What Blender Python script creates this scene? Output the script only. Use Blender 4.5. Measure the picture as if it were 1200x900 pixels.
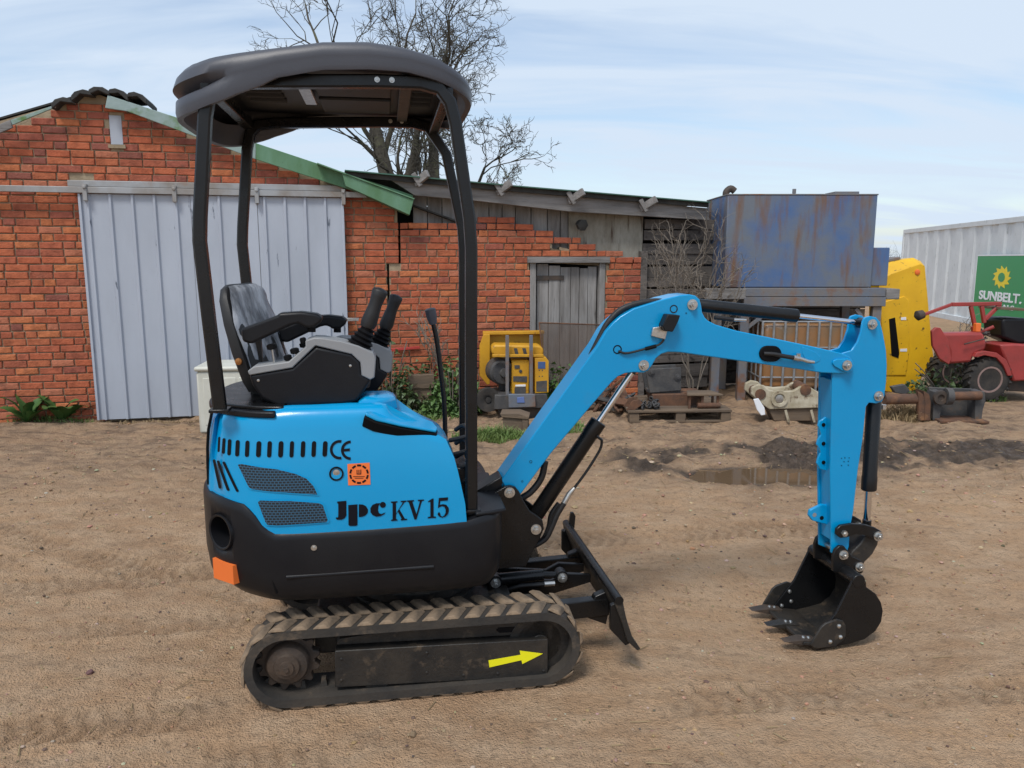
import bpy, bmesh, math, random
import numpy as np
from mathutils import Vector, Matrix, Euler
random.seed(7); np.random.seed(7)
R = math.radians
for o in list(bpy.data.objects): bpy.data.objects.remove(o)
scn = bpy.context.scene
col = scn.collection

# ------------------------------------------------------------------ camera
CAM_H, CAM_P, FPX = 1.66, R(9.2), 906.0          # eye height, downward pitch, focal length in 1200-px units
cam = bpy.data.cameras.new('camera'); co = bpy.data.objects.new('camera', cam); col.objects.link(co)
co.location = (0, 0, CAM_H); co.rotation_euler = (R(90) - CAM_P, 0, 0)
cam.sensor_width = 36; cam.lens = FPX / 1200 * 36; cam.clip_end = 3000; cam.clip_start = 0.05
scn.camera = co
# ------------------------------------------------------------------ sky, sun, exposure
SUN_EL, SUN_AZ = R(57), R(205)                    # azimuth clockwise from +Y: behind the camera, a little left
w = bpy.data.worlds.new('World'); scn.world = w; w.use_nodes = True
nt = w.node_tree; nt.nodes.clear()
def N(t, k, **kw):
    n = t.nodes.new(k)
    for a, b in kw.items(): setattr(n, a, b)
    return n
out = N(nt, 'ShaderNodeOutputWorld'); bg = N(nt, 'ShaderNodeBackground'); bg.inputs[1].default_value = 0.1
sky = N(nt, 'ShaderNodeTexSky', sky_type='NISHITA', sun_disc=False, sun_elevation=SUN_EL, sun_rotation=SUN_AZ)
tc = N(nt, 'ShaderNodeTexCoord'); sx = N(nt, 'ShaderNodeSeparateXYZ'); nt.links.new(tc.outputs['Generated'], sx.inputs[0])
mz = N(nt, 'ShaderNodeMath', operation='MAXIMUM'); nt.links.new(sx.outputs[2], mz.inputs[0]); mz.inputs[1].default_value = 0.0
ad = N(nt, 'ShaderNodeMath', operation='ADD'); nt.links.new(mz.outputs[0], ad.inputs[0]); ad.inputs[1].default_value = 0.16
dv = N(nt, 'ShaderNodeVectorMath', operation='DIVIDE'); nt.links.new(tc.outputs['Generated'], dv.inputs[0])
cb = N(nt, 'ShaderNodeCombineXYZ')
for i in range(3): nt.links.new(ad.outputs[0], cb.inputs[i])
nt.links.new(cb.outputs[0], dv.inputs[1])
mp_ = N(nt, 'ShaderNodeMapping'); mp_.inputs['Scale'].default_value = (0.42, 1.5, 0.0); mp_.inputs['Rotation'].default_value = (0, 0, R(-24)); mp_.inputs['Location'].default_value = (3.1, 1.7, 0)
nt.links.new(dv.outputs[0], mp_.inputs[0])
nz = N(nt, 'ShaderNodeTexNoise'); nz.inputs['Scale'].default_value = 1.5; nz.inputs['Detail'].default_value = 9; nz.inputs['Roughness'].default_value = 0.55; nz.inputs['Distortion'].default_value = 0.7
nt.links.new(mp_.outputs[0], nz.inputs[0])
cr = N(nt, 'ShaderNodeValToRGB'); cr.color_ramp.elements[0].position = 0.36; cr.color_ramp.elements[1].position = 0.58
cr.color_ramp.elements[0].color = (0.30, 0.30, 0.30, 1); cr.color_ramp.elements[1].color = (0.97, 0.97, 0.97, 1)
nt.links.new(nz.outputs[0], cr.inputs[0])
cc = N(nt, 'ShaderNodeMix', data_type='RGBA'); cc.inputs['B'].default_value = (4.15, 4.85, 5.75, 1)
nt.links.new(cr.outputs[0], cc.inputs['Factor']); nt.links.new(sky.outputs[0], cc.inputs['A'])
nt.links.new(cc.outputs['Result'], bg.inputs[0]); nt.links.new(bg.outputs[0], out.inputs[0])
sl = bpy.data.lights.new('sun', 'SUN'); sl.energy = 1.5; sl.angle = R(16); sl.color = (1.0, 0.96, 0.9)
so = bpy.data.objects.new('sun', sl); col.objects.link(so)
so.rotation_euler = Euler((R(90) - SUN_EL, 0, -SUN_AZ + math.pi), 'XYZ')
so.location = (0, 0, 30)
vs = scn.view_settings; vs.view_transform = 'Standard'; vs.look = 'None'; vs.exposure = 0.72; vs.gamma = 1.0
scn.render.resolution_x, scn.render.resolution_y = 1024, 768

# ------------------------------------------------------------------ survey helpers (photo pixel + known plane -> metres)
def ray(x, y):
    a = (x - 600) / FPX; b = (450 - y) / FPX
    return Vector((a, math.cos(CAM_P) + b * math.sin(CAM_P), -math.sin(CAM_P) + b * math.cos(CAM_P)))
EYE = Vector((0, 0, CAM_H))
def at(x, y, Y):                       # world point at depth Y
    d = ray(x, y); return EYE + d * (Y / d.y)
def gp(x, y, z=0.0):                   # world point at height z
    d = ray(x, y); return EYE + d * ((z - CAM_H) / d.z)
class Frame:
    """a vertical working plane: origin on the ground, yaw; gives local (u, z) at lateral offset v"""
    def __init__(s, o, yaw):
        s.o = Vector(o); s.yaw = yaw
        s.U = Vector((math.cos(yaw), math.sin(yaw), 0)); s.V = Vector((-math.sin(yaw), math.cos(yaw), 0))
    def uz(s, x, y, v=0.0):
        d = ray(x, y); t = (s.o + s.V * v - EYE).dot(s.V) / d.dot(s.V); p = EYE + d * t
        return ((p - s.o).dot(s.U), p.z)
    def p3(s, x, y, v=0.0):
        u, z = s.uz(x, y, v); return Vector((u, v, z))
    def world(s, u, v, z): return s.o + s.U * u + s.V * v + Vector((0, 0, z))
EX = Frame((-0.4299, 3.2083, 0), R(9.2))        # excavator: u forward, v away from the near side
WL = Frame((-4.277, 7.95, 0), R(13))            # brick front of barn and lean-to

# ------------------------------------------------------------------ mesh helpers
class MB:
    def __init__(s): s.v = []; s.f = []; s.c = []; s.cur = None
    def add(s, vs_, fs):
        n = len(s.v); s.v += [tuple(p) for p in vs_]; s.f += [tuple(i + n for i in f) for f in fs]
        s.c += [s.cur or (1, 1, 1, 1)] * len(vs_); return n
    def box(s, x0, x1, y0, y1, z0, z1, M=None, jit=0):
        vs_ = [Vector((x, y, z)) for z in (z0, z1) for y in (y0, y1) for x in (x0, x1)]
        if jit: vs_ = [p + Vector([random.uniform(-jit, jit) for _ in range(3)]) for p in vs_]
        if M: vs_ = [M @ p for p in vs_]
        s.add(vs_, [(0, 2, 3, 1), (4, 5, 7, 6), (0, 1, 5, 4), (2, 6, 7, 3), (0, 4, 6, 2), (1, 3, 7, 5)])
    def bar(s, a, b, w_, h_, up=(0, 0, 1)):           # rectangular bar from a to b
        a = Vector(a); b = Vector(b); d = (b - a).normalized(); up = Vector(up)
        x = d.cross(up)
        if x.length < 1e-4: x = d.cross(Vector((1, 0, 0)))
        x.normalize(); y = x.cross(d)
        q = [x * (i * w_ / 2) + y * (j * h_ / 2) for i, j in ((-1, -1), (1, -1), (1, 1), (-1, 1))]
        s.add([a + k for k in q] + [b + k for k in q], [(0, 1, 2, 3), (7, 6, 5, 4)] + [(i, i + 4, (i + 1) % 4 + 4, (i + 1) % 4) for i in range(4)])
    def prism(s, pts, v0, v1, axis='y'):
        n = len(pts)
        if axis == 'y': A = [(p[0], v0, p[1]) for p in pts]; B = [(p[0], v1, p[1]) for p in pts]
        elif axis == 'z': A = [(p[0], p[1], v0) for p in pts]; B = [(p[0], p[1], v1) for p in pts]
        else: A = [(v0, p[0], p[1]) for p in pts]; B = [(v1, p[0], p[1]) for p in pts]
        s.add(A + B, [tuple(range(n)), tuple(range(2 * n - 1, n - 1, -1))] + [(i, i + n, (i + 1) % n + n, (i + 1) % n) for i in range(n)])
    def loft(s, rings, cap=True, closed=True):
        n = len(rings[0]); fs = []
        for k in range(len(rings) - 1):
            for i in range(n if closed else n - 1):
                j = (i + 1) % n; fs.append((k * n + i, k * n + j, (k + 1) * n + j, (k + 1) * n + i))
        if cap: fs.append(tuple(range(n - 1, -1, -1))); fs.append(tuple((len(rings) - 1) * n + i for i in range(n)))
        s.add([p for r in rings for p in r], fs)
    def tube(s, pts, r, n=8, cap=True):
        pts = [Vector(p) for p in pts]; rs = r if isinstance(r, (list, tuple)) else [r] * len(pts)
        rings = []; ref = None
        for i, p in enumerate(pts):
            d = (pts[min(i + 1, len(pts) - 1)] - pts[max(i - 1, 0)]).normalized()
            if ref is None:
                ref = d.cross(Vector((0, 0, 1)))
                if ref.length < 1e-3: ref = d.cross(Vector((1, 0, 0)))
            x = (ref - d * ref.dot(d)).normalized(); y = d.cross(x); ref = x
            rings.append([p + (x * math.cos(2 * math.pi * k / n) + y * math.sin(2 * math.pi * k / n)) * rs[i] for k in range(n)])
        s.loft(rings, cap)
    def cyl(s, a, b, r, n=16, r2=None): s.tube([a, b], [r, r if r2 is None else r2], n)
    def lathe(s, c, ax, prof, n=24):           # prof: (distance along axis, radius)
        c = Vector(c); ax = Vector(ax).normalized(); x = ax.cross(Vector((0, 0, 1)))
        if x.length < 1e-3: x = Vector((1, 0, 0))
        x.normalize(); y = ax.cross(x)
        s.loft([[c + ax * h + (x * math.cos(2 * math.pi * k / n) + y * math.sin(2 * math.pi * k / n)) * max(r, 1e-4) for k in range(n)] for h, r in prof])
    def build(s, name, m, parent=None, bevel=0, smooth=38, fix=True, seg=2):
        me = bpy.data.meshes.new(name); me.from_pydata(s.v, [], s.f)
        if s.cur is not None:
            a = me.color_attributes.new('Col', 'FLOAT_COLOR', 'POINT')
            a.data.foreach_set('color', np.array(s.c, dtype=np.float32).ravel())
        if fix:
            bm = bmesh.new(); bm.from_mesh(me); bmesh.ops.recalc_face_normals(bm, faces=bm.faces); bm.to_mesh(me); bm.free()
        return link(name, me, m, parent, bevel, smooth, seg)
def link(name, me, m, parent=None, bevel=0, smooth=38, seg=2):
    if smooth:
        me.polygons.foreach_set('use_smooth', [True] * len(me.polygons)); me.set_sharp_from_angle(angle=R(smooth))
    o = bpy.data.objects.new(name, me); col.objects.link(o)
    if m and not me.materials: me.materials.append(m)
    if parent: o.parent = parent
    if bevel:
        b = o.modifiers.new('bevel', 'BEVEL'); b.width = bevel; b.segments = seg; b.limit_method = 'ANGLE'; b.angle_limit = R(40); b.harden_normals = False
    return o
def empty(name, loc, rz=0):
    o = bpy.data.objects.new(name, None); col.objects.link(o); o.location = loc; o.rotation_euler = (0, 0, rz); o.empty_display_size = 0.1; return o
def tag(o, label=None, cat=None, group=None, kind=None):
    if label: o['label'] = label
    if cat: o['category'] = cat
    if group: o['group'] = group
    if kind: o['kind'] = kind
    return o
def copy_of(o, parent, M=None):
    c = o.copy(); col.objects.link(c); c.parent = parent
    if M is not None: c.matrix_local = M
    return c
def smooth_line(pts, n=6, closed=False):           # Catmull-Rom
    P = [Vector(p) for p in pts]; L = len(P); o_ = []
    for i in range(L if closed else L - 1):
        g = (lambda k: P[k % L]) if closed else (lambda k: P[min(max(k, 0), L - 1)])
        a, b, c, d = g(i - 1), g(i), g(i + 1), g(i + 2)
        for k in range(n):
            t = k / n
            o_.append(0.5 * ((2 * b) + (c - a) * t + (2 * a - 5 * b + 4 * c - d) * t * t + (3 * b - a - 3 * c + d) * t ** 3))
    if not closed: o_.append(P[-1])
    return o_
def arc(cx, cy, r, a0, a1, n=10):
    return [(cx + r * math.cos(R(a0 + (a1 - a0) * i / n)), cy + r * math.sin(R(a0 + (a1 - a0) * i / n))) for i in range(n + 1)]

# ------------------------------------------------------------------ materials
def mat(name, c1, c2=None, scale=6, rough=0.5, metal=0.0, bump=0.0, bscale=60, coat=0.0, stretch=None, lo=0.35, hi=0.65,
        spots=None, sscale=3, slo=0.6, shi=0.66, attr=False, spec=0.5, rvar=0.0, noise_detail=6, coord='Object', alpha=None, sstretch=None):
    m = bpy.data.materials.new(name); m.use_nodes = True; t = m.node_tree; b = t.nodes['Principled BSDF']
    b.inputs['Roughness'].default_value = rough; b.inputs['Metallic'].default_value = metal
    b.inputs['Coat Weight'].default_value = coat; b.inputs['Coat Roughness'].default_value = 0.12
    b.inputs['Specular IOR Level'].default_value = spec
    tcx = N(t, 'ShaderNodeTexCoord'); vec = tcx.outputs['Object' if coord == 'World' else coord]
    if coord == 'World':
        g_ = N(t, 'ShaderNodeNewGeometry'); vec = g_.outputs['Position']
    def nz_(sc, det=noise_detail, st=None, ro=0.6):
        v = vec
        if st:
            q = N(t, 'ShaderNodeMapping'); q.inputs['Scale'].default_value = st; t.links.new(vec, q.inputs[0]); v = q.outputs[0]
        n = N(t, 'ShaderNodeTexNoise'); n.inputs['Scale'].default_value = sc; n.inputs['Detail'].default_value = det; n.inputs['Roughness'].default_value = ro
        t.links.new(v, n.inputs[0]); return n.outputs[0]
    def ramp(src, a, b_):
        r = N(t, 'ShaderNodeMapRange'); r.inputs[1].default_value = a; r.inputs[2].default_value = b_; t.links.new(src, r.inputs[0]); return r.outputs[0]
    def mix(f, A, B, mode='MIX'):
        x = N(t, 'ShaderNodeMix', data_type='RGBA', blend_type=mode)
        for k, q in (('Factor', f), ('A', A), ('B', B)):
            if hasattr(q, 'links'): t.links.new(q, x.inputs[k])
            elif isinstance(q, tuple): x.inputs[k].default_value = (*q[:3], 1)
            else: x.inputs[k].default_value = q
        return x.outputs['Result']
    c = tuple(c1)
    if attr:
        a = N(t, 'ShaderNodeAttribute'); a.attribute_name = 'Col'; c = a.outputs[0]
        if c2: c = mix(ramp(nz_(scale), lo, hi), c, mix(1.0, c, tuple(c2), 'MULTIPLY'))
    elif c2: c = mix(ramp(nz_(scale, st=stretch), lo, hi), c, tuple(c2))
    if spots:
        sp = ramp(nz_(sscale, 8, sstretch), slo, shi); c = mix(sp, c, tuple(spots))
    if hasattr(c, 'links'): t.links.new(c, b.inputs['Base Color'])
    else: b.inputs['Base Color'].default_value = (*c, 1)
    if rvar:
        r = N(t, 'ShaderNodeMapRange'); r.inputs[1].default_value = .3; r.inputs[2].default_value = .7
        r.inputs[3].default_value = rough - rvar; r.inputs[4].default_value = rough + rvar; t.links.new(nz_(scale * 2.3), r.inputs[0]); t.links.new(r.outputs[0], b.inputs['Roughness'])
    if bump:
        bp = N(t, 'ShaderNodeBump'); bp.inputs['Strength'].default_value = bump; bp.inputs['Distance'].default_value = 0.01
        t.links.new(nz_(bscale, 5, stretch), bp.inputs['Height']); t.links.new(bp.outputs[0], b.inputs['Normal'])
    if alpha is not None: b.inputs['Alpha'].default_value = alpha
    return m
M = {}
M['blue'] = mat('blue_paint', (0.0, 0.29, 0.60), (0.0, 0.275, 0.58), scale=3, rough=0.28, coat=0.2, spec=0.4, bump=0.05, bscale=90, spots=(.07, .22, .40), sscale=5, slo=.60, shi=1.1)
M['blue_plastic'] = mat('blue_plastic', (0.0, 0.30, 0.60), (0.0, 0.285, 0.58), scale=2.5, rough=0.24, coat=0.3, spec=0.4, bump=0.025, bscale=40)
M['black_paint'] = mat('black_paint', (0.006, 0.0065, 0.0075), (0.009, 0.009, 0.0095), scale=5, rough=0.30, spec=0.38, bump=0.05, bscale=120, rvar=0.08)
M['black_dusty'] = mat('dusty_black_steel', (0.012, 0.012, 0.012), (0.035, 0.029, 0.023), scale=9, rough=0.5, bump=0.25, bscale=80, spots=(0.14, 0.10, 0.065), sscale=16, slo=0.58, shi=0.8)
M['black_plastic'] = mat('black_plastic', (0.009, 0.0095, 0.012), (0.013, 0.0135, 0.0155), scale=4, rough=0.38, spec=0.24, bump=0.06, bscale=160, spots=(0.03, 0.028, 0.026), sscale=7, slo=0.66, shi=0.9)
M['grey_canopy'] = mat('charcoal_canopy_plastic', (0.052, 0.055, 0.068), (0.060, 0.062, 0.075), scale=3, rough=0.44, bump=0.05, bscale=200)
M['dark_liner'] = mat('dark_liner', (0.009, 0.010, 0.013), (0.013, 0.014, 0.017), scale=4, rough=0.55)
M['gasket'] = mat('black_rubber_seal', (0.004, 0.004, 0.005), rough=0.6, spec=0.15)
M['rubber'] = mat('track_rubber', (0.022, 0.021, 0.020), (0.055, 0.045, 0.035), scale=6, rough=0.8, bump=0.3, bscale=70, spots=(0.19, 0.135, 0.088), sscale=9, slo=0.56, shi=0.8)
M['lug'] = mat('dusty_tread_rubber', (0.25, 0.178, 0.115), (0.13, 0.095, 0.064), scale=14, rough=0.9, bump=0.5, bscale=70, spots=(0.05, 0.042, 0.035), sscale=20, slo=0.56, shi=0.75)
M['hose'] = mat('hydraulic_hose', (0.010, 0.010, 0.011), rough=0.5, bump=0.2, bscale=200)
M['chrome'] = mat('chromed_rod', (0.72, 0.72, 0.74), rough=0.12, metal=1.0)
M['zinc'] = mat('zinc_bolt', (0.62, 0.62, 0.60), (0.45, 0.44, 0.42), scale=60, rough=0.33, metal=0.9)
M['grey_plastic'] = mat('light_grey_plastic', (0.24, 0.245, 0.255), (0.27, 0.275, 0.28), scale=3, rough=0.5, bump=0.05, bscale=200)
M['seat'] = mat('black_seat_vinyl', (0.012, 0.012, 0.013), rough=0.55, bump=0.1, bscale=150)
M['film'] = mat('clear_plastic_film_over_seat', (0.12, 0.124, 0.135), (0.58, 0.59, 0.62), scale=9, rough=0.45, spec=0.25, coat=0.0, bump=0.9, bscale=14, stretch=(1, 1, 0.35), lo=0.42, hi=0.62)  # pale streaks put the crinkled film's highlights into the colour
M['yellow_decal'] = mat('yellow_decal', (0.85, 0.80, 0.01), rough=0.5)
M['orange_decal'] = mat('orange_decal', (0.80, 0.17, 0.03), rough=0.5)
M['black_decal'] = mat('black_decal', (0.006, 0.006, 0.010), rough=0.5, spec=0.15)
M['rusthub'] = mat('brown_sprocket_steel', (0.035, 0.027, 0.022), (0.075, 0.05, 0.034), scale=12, rough=0.65, bump=0.3, bscale=60)
def grille_mat():
    m = mat('honeycomb_grille', (0.01, 0.01, 0.012), rough=0.5); t = m.node_tree; b = t.nodes['Principled BSDF']
    tcx = N(t, 'ShaderNodeTexCoord'); sp = N(t, 'ShaderNodeSeparateXYZ'); t.links.new(tcx.outputs['Object'], sp.inputs[0])
    cb_ = N(t, 'ShaderNodeCombineXYZ'); t.links.new(sp.outputs[0], cb_.inputs[0]); t.links.new(sp.outputs[2], cb_.inputs[1])
    br = N(t, 'ShaderNodeTexBrick'); br.inputs['Scale'].default_value = 1; br.inputs['Brick Width'].default_value = 0.0135; br.inputs['Row Height'].default_value = 0.0095
    br.inputs['Mortar Size'].default_value = 0.0016; br.inputs['Mortar Smooth'].default_value = 0.3
    br.inputs['Color1'].default_value = br.inputs['Color2'].default_value = (0.004, 0.005, 0.007, 1); br.inputs['Mortar'].default_value = (0.03, 0.10, 0.17, 1)
    t.links.new(cb_.outputs[0], br.inputs[0]); t.links.new(br.outputs[0], b.inputs['Base Color']); return m
M['grille'] = grille_mat()

# ================================================================== GROUND
def vnoise(x, y, seed):
    rs = np.random.RandomState(seed); T = rs.rand(256, 256)
    xi = np.floor(x).astype(int); yi = np.floor(y).astype(int); fx = x - xi; fy = y - yi
    fx = fx * fx * (3 - 2 * fx); fy = fy * fy * (3 - 2 * fy)
    a = T[xi % 256, yi % 256]; b = T[(xi + 1) % 256, yi % 256]; c = T[xi % 256, (yi + 1) % 256]; d = T[(xi + 1) % 256, (yi + 1) % 256]
    return (a * (1 - fx) + b * fx) * (1 - fy) + (c * (1 - fx) + d * fx) * fy - 0.5
def fbm(x, y, f, seed, o=4):
    s = 0; a = 1.0
    for i in range(o): s = s + a * vnoise(x * f + 17.3 * i, y * f + 5.1 * i, seed + i); f *= 2.03; a *= 0.5
    return s
def graded(lo, hi, step, far_lo, far_hi, g=1.22):
    c = list(np.arange(lo, hi, step)); s = step; x = lo; left = []
    while x > far_lo: s *= g; x -= s; left.append(x)
    s = step; x = c[-1]; right = []
    while x < far_hi: s *= g; x += s; right.append(x)
    return np.array(left[::-1] + c + right)
xs = graded(-3.2, 4.2, 0.0175, -900, 900); ys = graded(1.35, 8.4, 0.019, -300, 1500)
PUD = gp(895, 558); PUD = (PUD.x, PUD.y)
def sstep(a, b, x): t = np.clip((x - a) / (b - a), 0, 1); return t * t * (3 - 2 * t)
def seg_band(X, Y, a, b, wd):
    a = np.array(a); b = np.array(b); d = b - a; L = np.hypot(*d); d = d / L
    t = (X - a[0]) * d[0] + (Y - a[1]) * d[1]; n = -(X - a[0]) * d[1] + (Y - a[1]) * d[0]
    return t, n, L
def ground_height(X, Y, full=True):
    near = np.exp(-(np.hypot(X, np.maximum(Y - 6, 0)) / 22) ** 2)
    h = 0.03 * fbm(X, Y, 0.55, 3, 2) * near; h = h + .010 * fbm(X * .35 + Y * .1, Y * 2.2, 2.2, 131, 3) * near
    rough = sstep(4.6, 6.6, Y + 0.5 * fbm(X, Y, 0.6, 9, 2)) * near
    h = h + (0.006 + 0.034 * rough) * fbm(X * 0.75, Y * 1.3, 2.6, 11, 3) * near
    h = h + (0.015 + 0.040 * rough) * fbm(X * .8, Y * 1.25, 9, 21, 4) * near
    gran = np.abs(fbm(X * 0.8, Y * 1.2, 22, 31, 2)); h = h - 0.012 * gran * near
    # wet churned mud beside the puddle and to the right of it
    a = gp(735, 545); b = gp(1280, 525); t, n, L = seg_band(X, Y, (a.x, a.y), (b.x, b.y), 1)
    wob = 0.25 * fbm(X, Y, 1.1, 41, 2)
    mud = np.exp(-((n + wob) / 0.62) ** 2) * sstep(-0.5, 0.4, t) * sstep(L + 0.3, L - 0.6, t)
    mud = mud * np.clip(0.50 + 2.3 * fbm(X, Y, 2.1, 45, 4), 0, 1.1)
    lump = np.clip(fbm(X, Y * 1.2, 4.2, 51, 4) + 0.18, 0, 1)
    h = h + mud * (0.085 * lump + 0.055 * fbm(X, Y, 13, 55, 3))
    pd = np.hypot((X - PUD[0]) / 0.52, (Y - PUD[1]) / 0.30) + 0.5 * fbm(X, Y, 2.2, 61, 3)
    pm = sstep(1.25, 0.7, pd); h = h * (1 - pm) - 0.035 * pm
    # patch where the bucket rests, flat bed under the tracks
    bq = EX.world(1.80, -0.12, 0); bm_ = np.exp(-(((X - bq.x) / 0.55) ** 2 + ((Y - bq.y) / 0.55) ** 2) ** 2); h = h * (1 - 0.7 * bm_) - 0.052 * bm_
    du = (X - EX.o.x) * EX.U.x + (Y - EX.o.y) * EX.U.y; dv_ = (X - EX.o.x) * EX.V.x + (Y - EX.o.y) * EX.V.y
    fl = sstep(0.85, 0.6, np.abs(du)) * sstep(0.75, 0.5, np.abs(dv_)); h = h * (1 - fl) + fl * (0.002 + 0.004 * fbm(X, Y, 30, 71, 2))
    # tread prints left by the tracks
    trk = np.zeros_like(X)
    def prints(a, b, wd, depth, seed):
        nonlocal h, trk
        t, n, L = seg_band(X, Y, a, b, wd); n = n + 0.03 * np.sin(t * 2.1 + seed)
        inside = sstep(wd / 2 + 0.012, wd / 2 - 0.008, np.abs(n)) * sstep(0, 0.15, t) * sstep(L, L - 0.15, t)
        fade = np.clip(0.65 + 1.3 * fbm(X, Y, 2.3, 80 + seed, 3), 0, 1)
        ph = ((t + np.abs(n) * 0.55 * 1.0) / 0.081) % 1.0
        lugp = sstep(0.10, 0.22, ph) * sstep(0.62, 0.5, ph)
        h = h - inside * fade * depth * 1.4 * (0.3 + lugp); h = h + fade * depth * 1.1 * np.exp(-((np.abs(n) - wd / 2 - 0.015) / 0.014) ** 2) * sstep(0, .15, t) * sstep(L, L - .15, t)
        trk = np.maximum(trk, inside * fade * (.35 + .65 * lugp))  # colour mask of the prints, strongest in the lug valleys
    W2 = lambda u, v: (EX.world(u, v, 0).x, EX.world(u, v, 0).y)
    prints(W2(-3.4, -0.62), W2(-0.55, -0.42), 0.20, 0.011, 1)
    prints(W2(-3.6, 0.22), W2(-0.55, 0.40), 0.20, 0.012, 2)
    q0 = gp(760, 826); q1 = gp(1290, 806); prints((q0.x, q0.y), (q1.x, q1.y), 0.19, 0.008, 3)
    q0 = gp(-60, 880); q1 = gp(420, 900); prints((q0.x, q0.y), (q1.x, q1.y), 0.2, 0.007, 4)
    prints(W2(-4.2, -1.05), W2(1.2, -1.12), 0.22, 0.008, 6); prints(W2(-3.0, 1.3), W2(3.2, .95), 0.24, 0.010, 7); prints(W2(-4.4, .75), W2(-.4, 1.0), 0.22, 0.012, 8)
    q0 = gp(-80, 598); q1 = gp(330, 706); prints((q0.x, q0.y), (q1.x, q1.y), 0.22, 0.014, 5)
    # slope of the yard beyond stays level; far ground is flat
    dark = np.clip(mud * 1.15 + 0.9 * pm, 0, 1)
    return h, dark, trk, rough
X, Y = np.meshgrid(xs, ys); Hh, Dk, Tk, Rg = ground_height(X, Y)
def ground_z(x, y):
    i = np.clip(np.searchsorted(xs, x), 1, len(xs) - 1); j = np.clip(np.searchsorted(ys, y), 1, len(ys) - 1); return float(Hh[j, i])
nx, ny = len(xs), len(ys)
me = bpy.data.meshes.new('ground'); me.vertices.add(nx * ny); me.vertices.foreach_set('co', np.stack([X, Y, Hh], -1).astype(np.float32).ravel())
idx = np.arange(nx * ny).reshape(ny, nx); q = np.stack([idx[:-1, :-1], idx[:-1, 1:], idx[1:, 1:], idx[1:, :-1]], -1).reshape(-1, 4)
me.loops.add(q.size); me.loops.foreach_set('vertex_index', q.ravel().astype(np.int32)); me.polygons.add(len(q))
me.polygons.foreach_set('loop_start', np.arange(0, q.size, 4, dtype=np.int32)); me.polygons.foreach_set('use_smooth', np.ones(len(q), bool))
me.update(calc_edges=True)
a = me.color_attributes.new('soil', 'FLOAT_COLOR', 'POINT'); a.data.foreach_set('color', np.stack([Dk, Tk, Rg, np.ones_like(Dk)], -1).astype(np.float32).ravel())
def ground_mat():
    m = bpy.data.materials.new('packed_earth'); m.use_nodes = True; t = m.node_tree; b = t.nodes['Principled BSDF']; b.inputs['Roughness'].default_value = 0.95; b.inputs['Specular IOR Level'].default_value = 0.25
    ge = N(t, 'ShaderNodeNewGeometry'); at_ = N(t, 'ShaderNodeAttribute'); at_.attribute_name = 'soil'; sp = N(t, 'ShaderNodeSeparateColor'); t.links.new(at_.outputs[0], sp.inputs[0])
    def nz_(sc, det, st=(1, 1, 1), ro=0.6):
        mm = N(t, 'ShaderNodeMapping'); mm.inputs['Scale'].default_value = st; t.links.new(ge.outputs['Position'], mm.inputs[0])
        n = N(t, 'ShaderNodeTexNoise'); n.inputs['Scale'].default_value = sc; n.inputs['Detail'].default_value = det; n.inputs['Roughness'].default_value = ro; t.links.new(mm.outputs[0], n.inputs[0]); return n.outputs[0]
    def rmp(s, a_, b_, c=0, d=1):
        r = N(t, 'ShaderNodeMapRange'); r.inputs[1].default_value = a_; r.inputs[2].default_value = b_; r.inputs[3].default_value = c; r.inputs[4].default_value = d; t.links.new(s, r.inputs[0]); return r.outputs[0]
    def mix(f, A, B, mode='MIX'):
        x = N(t, 'ShaderNodeMix', data_type='RGBA', blend_type=mode)
        for k, q_ in (('Factor', f), ('A', A), ('B', B)):
            if hasattr(q_, 'links'): t.links.new(q_, x.inputs[k])
            elif isinstance(q_, tuple): x.inputs[k].default_value = (*q_[:3], 1)
            else: x.inputs[k].default_value = q_
        return x.outputs['Result']
    c = mix(rmp(nz_(0.7, 7), .36, .64), (0.600, 0.382, 0.222), (0.475, 0.298, 0.175))
    c = mix(rmp(nz_(5, 8, (0.7, 1.3, 1)), .40, .70), c, (0.64, 0.445, 0.285))
    c = mix(rmp(nz_(26, 6), .52, .75, 0, .7), c, (0.26, 0.172, 0.108))
    c = mix(rmp(nz_(2.2, 9, (0.6, 1.7, 1), 0.72), .56, .70, 0, .55), c, (0.20, 0.138, 0.094))
    # greyer, browner soil with litter towards the buildings
    f2 = N(t, 'ShaderNodeMath', operation='MULTIPLY'); t.links.new(sp.outputs[2], f2.inputs[0]); t.links.new(rmp(nz_(3.2, 8, (0.6, 1.5, 1)), .40, .60, .35, .95), f2.inputs[1])
    c = mix(f2.outputs[0], c, mix(rmp(nz_(11, 6, (0.6, 1.4, 1)), .42, .6), (0.42, 0.29, 0.19), (0.20, 0.14, 0.098)))
    c = mix(rmp(sp.outputs[1], 0, 1, 0, .42), c, (0.20, 0.13, 0.080))  # tread prints: damp tone plus lug-valley shade put into the colour
    f3 = N(t, 'ShaderNodeMath', operation='MULTIPLY'); t.links.new(rmp(sp.outputs[0], .22, .6), f3.inputs[0]); f3.inputs[1].default_value = 0.96
    c = mix(f3.outputs[0], c, mix(rmp(nz_(14, 5), .4, .65), (0.075, 0.056, 0.043), (0.16, 0.118, 0.087)))
    t.links.new(c, b.inputs['Base Color'])
    t.links.new(rmp(sp.outputs[0], .3, .9, .95, .42), b.inputs['Roughness'])
    bp = N(t, 'ShaderNodeBump'); bp.inputs['Strength'].default_value = 1.0; bp.inputs['Distance'].default_value = 0.03
    ms = N(t, 'ShaderNodeMath', operation='ADD'); t.links.new(nz_(38, 6), ms.inputs[0]); t.links.new(nz_(120, 3), ms.inputs[1]); t.links.new(ms.outputs[0], bp.inputs['Height']); t.links.new(bp.outputs[0], b.inputs['Normal'])
    return m
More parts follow.
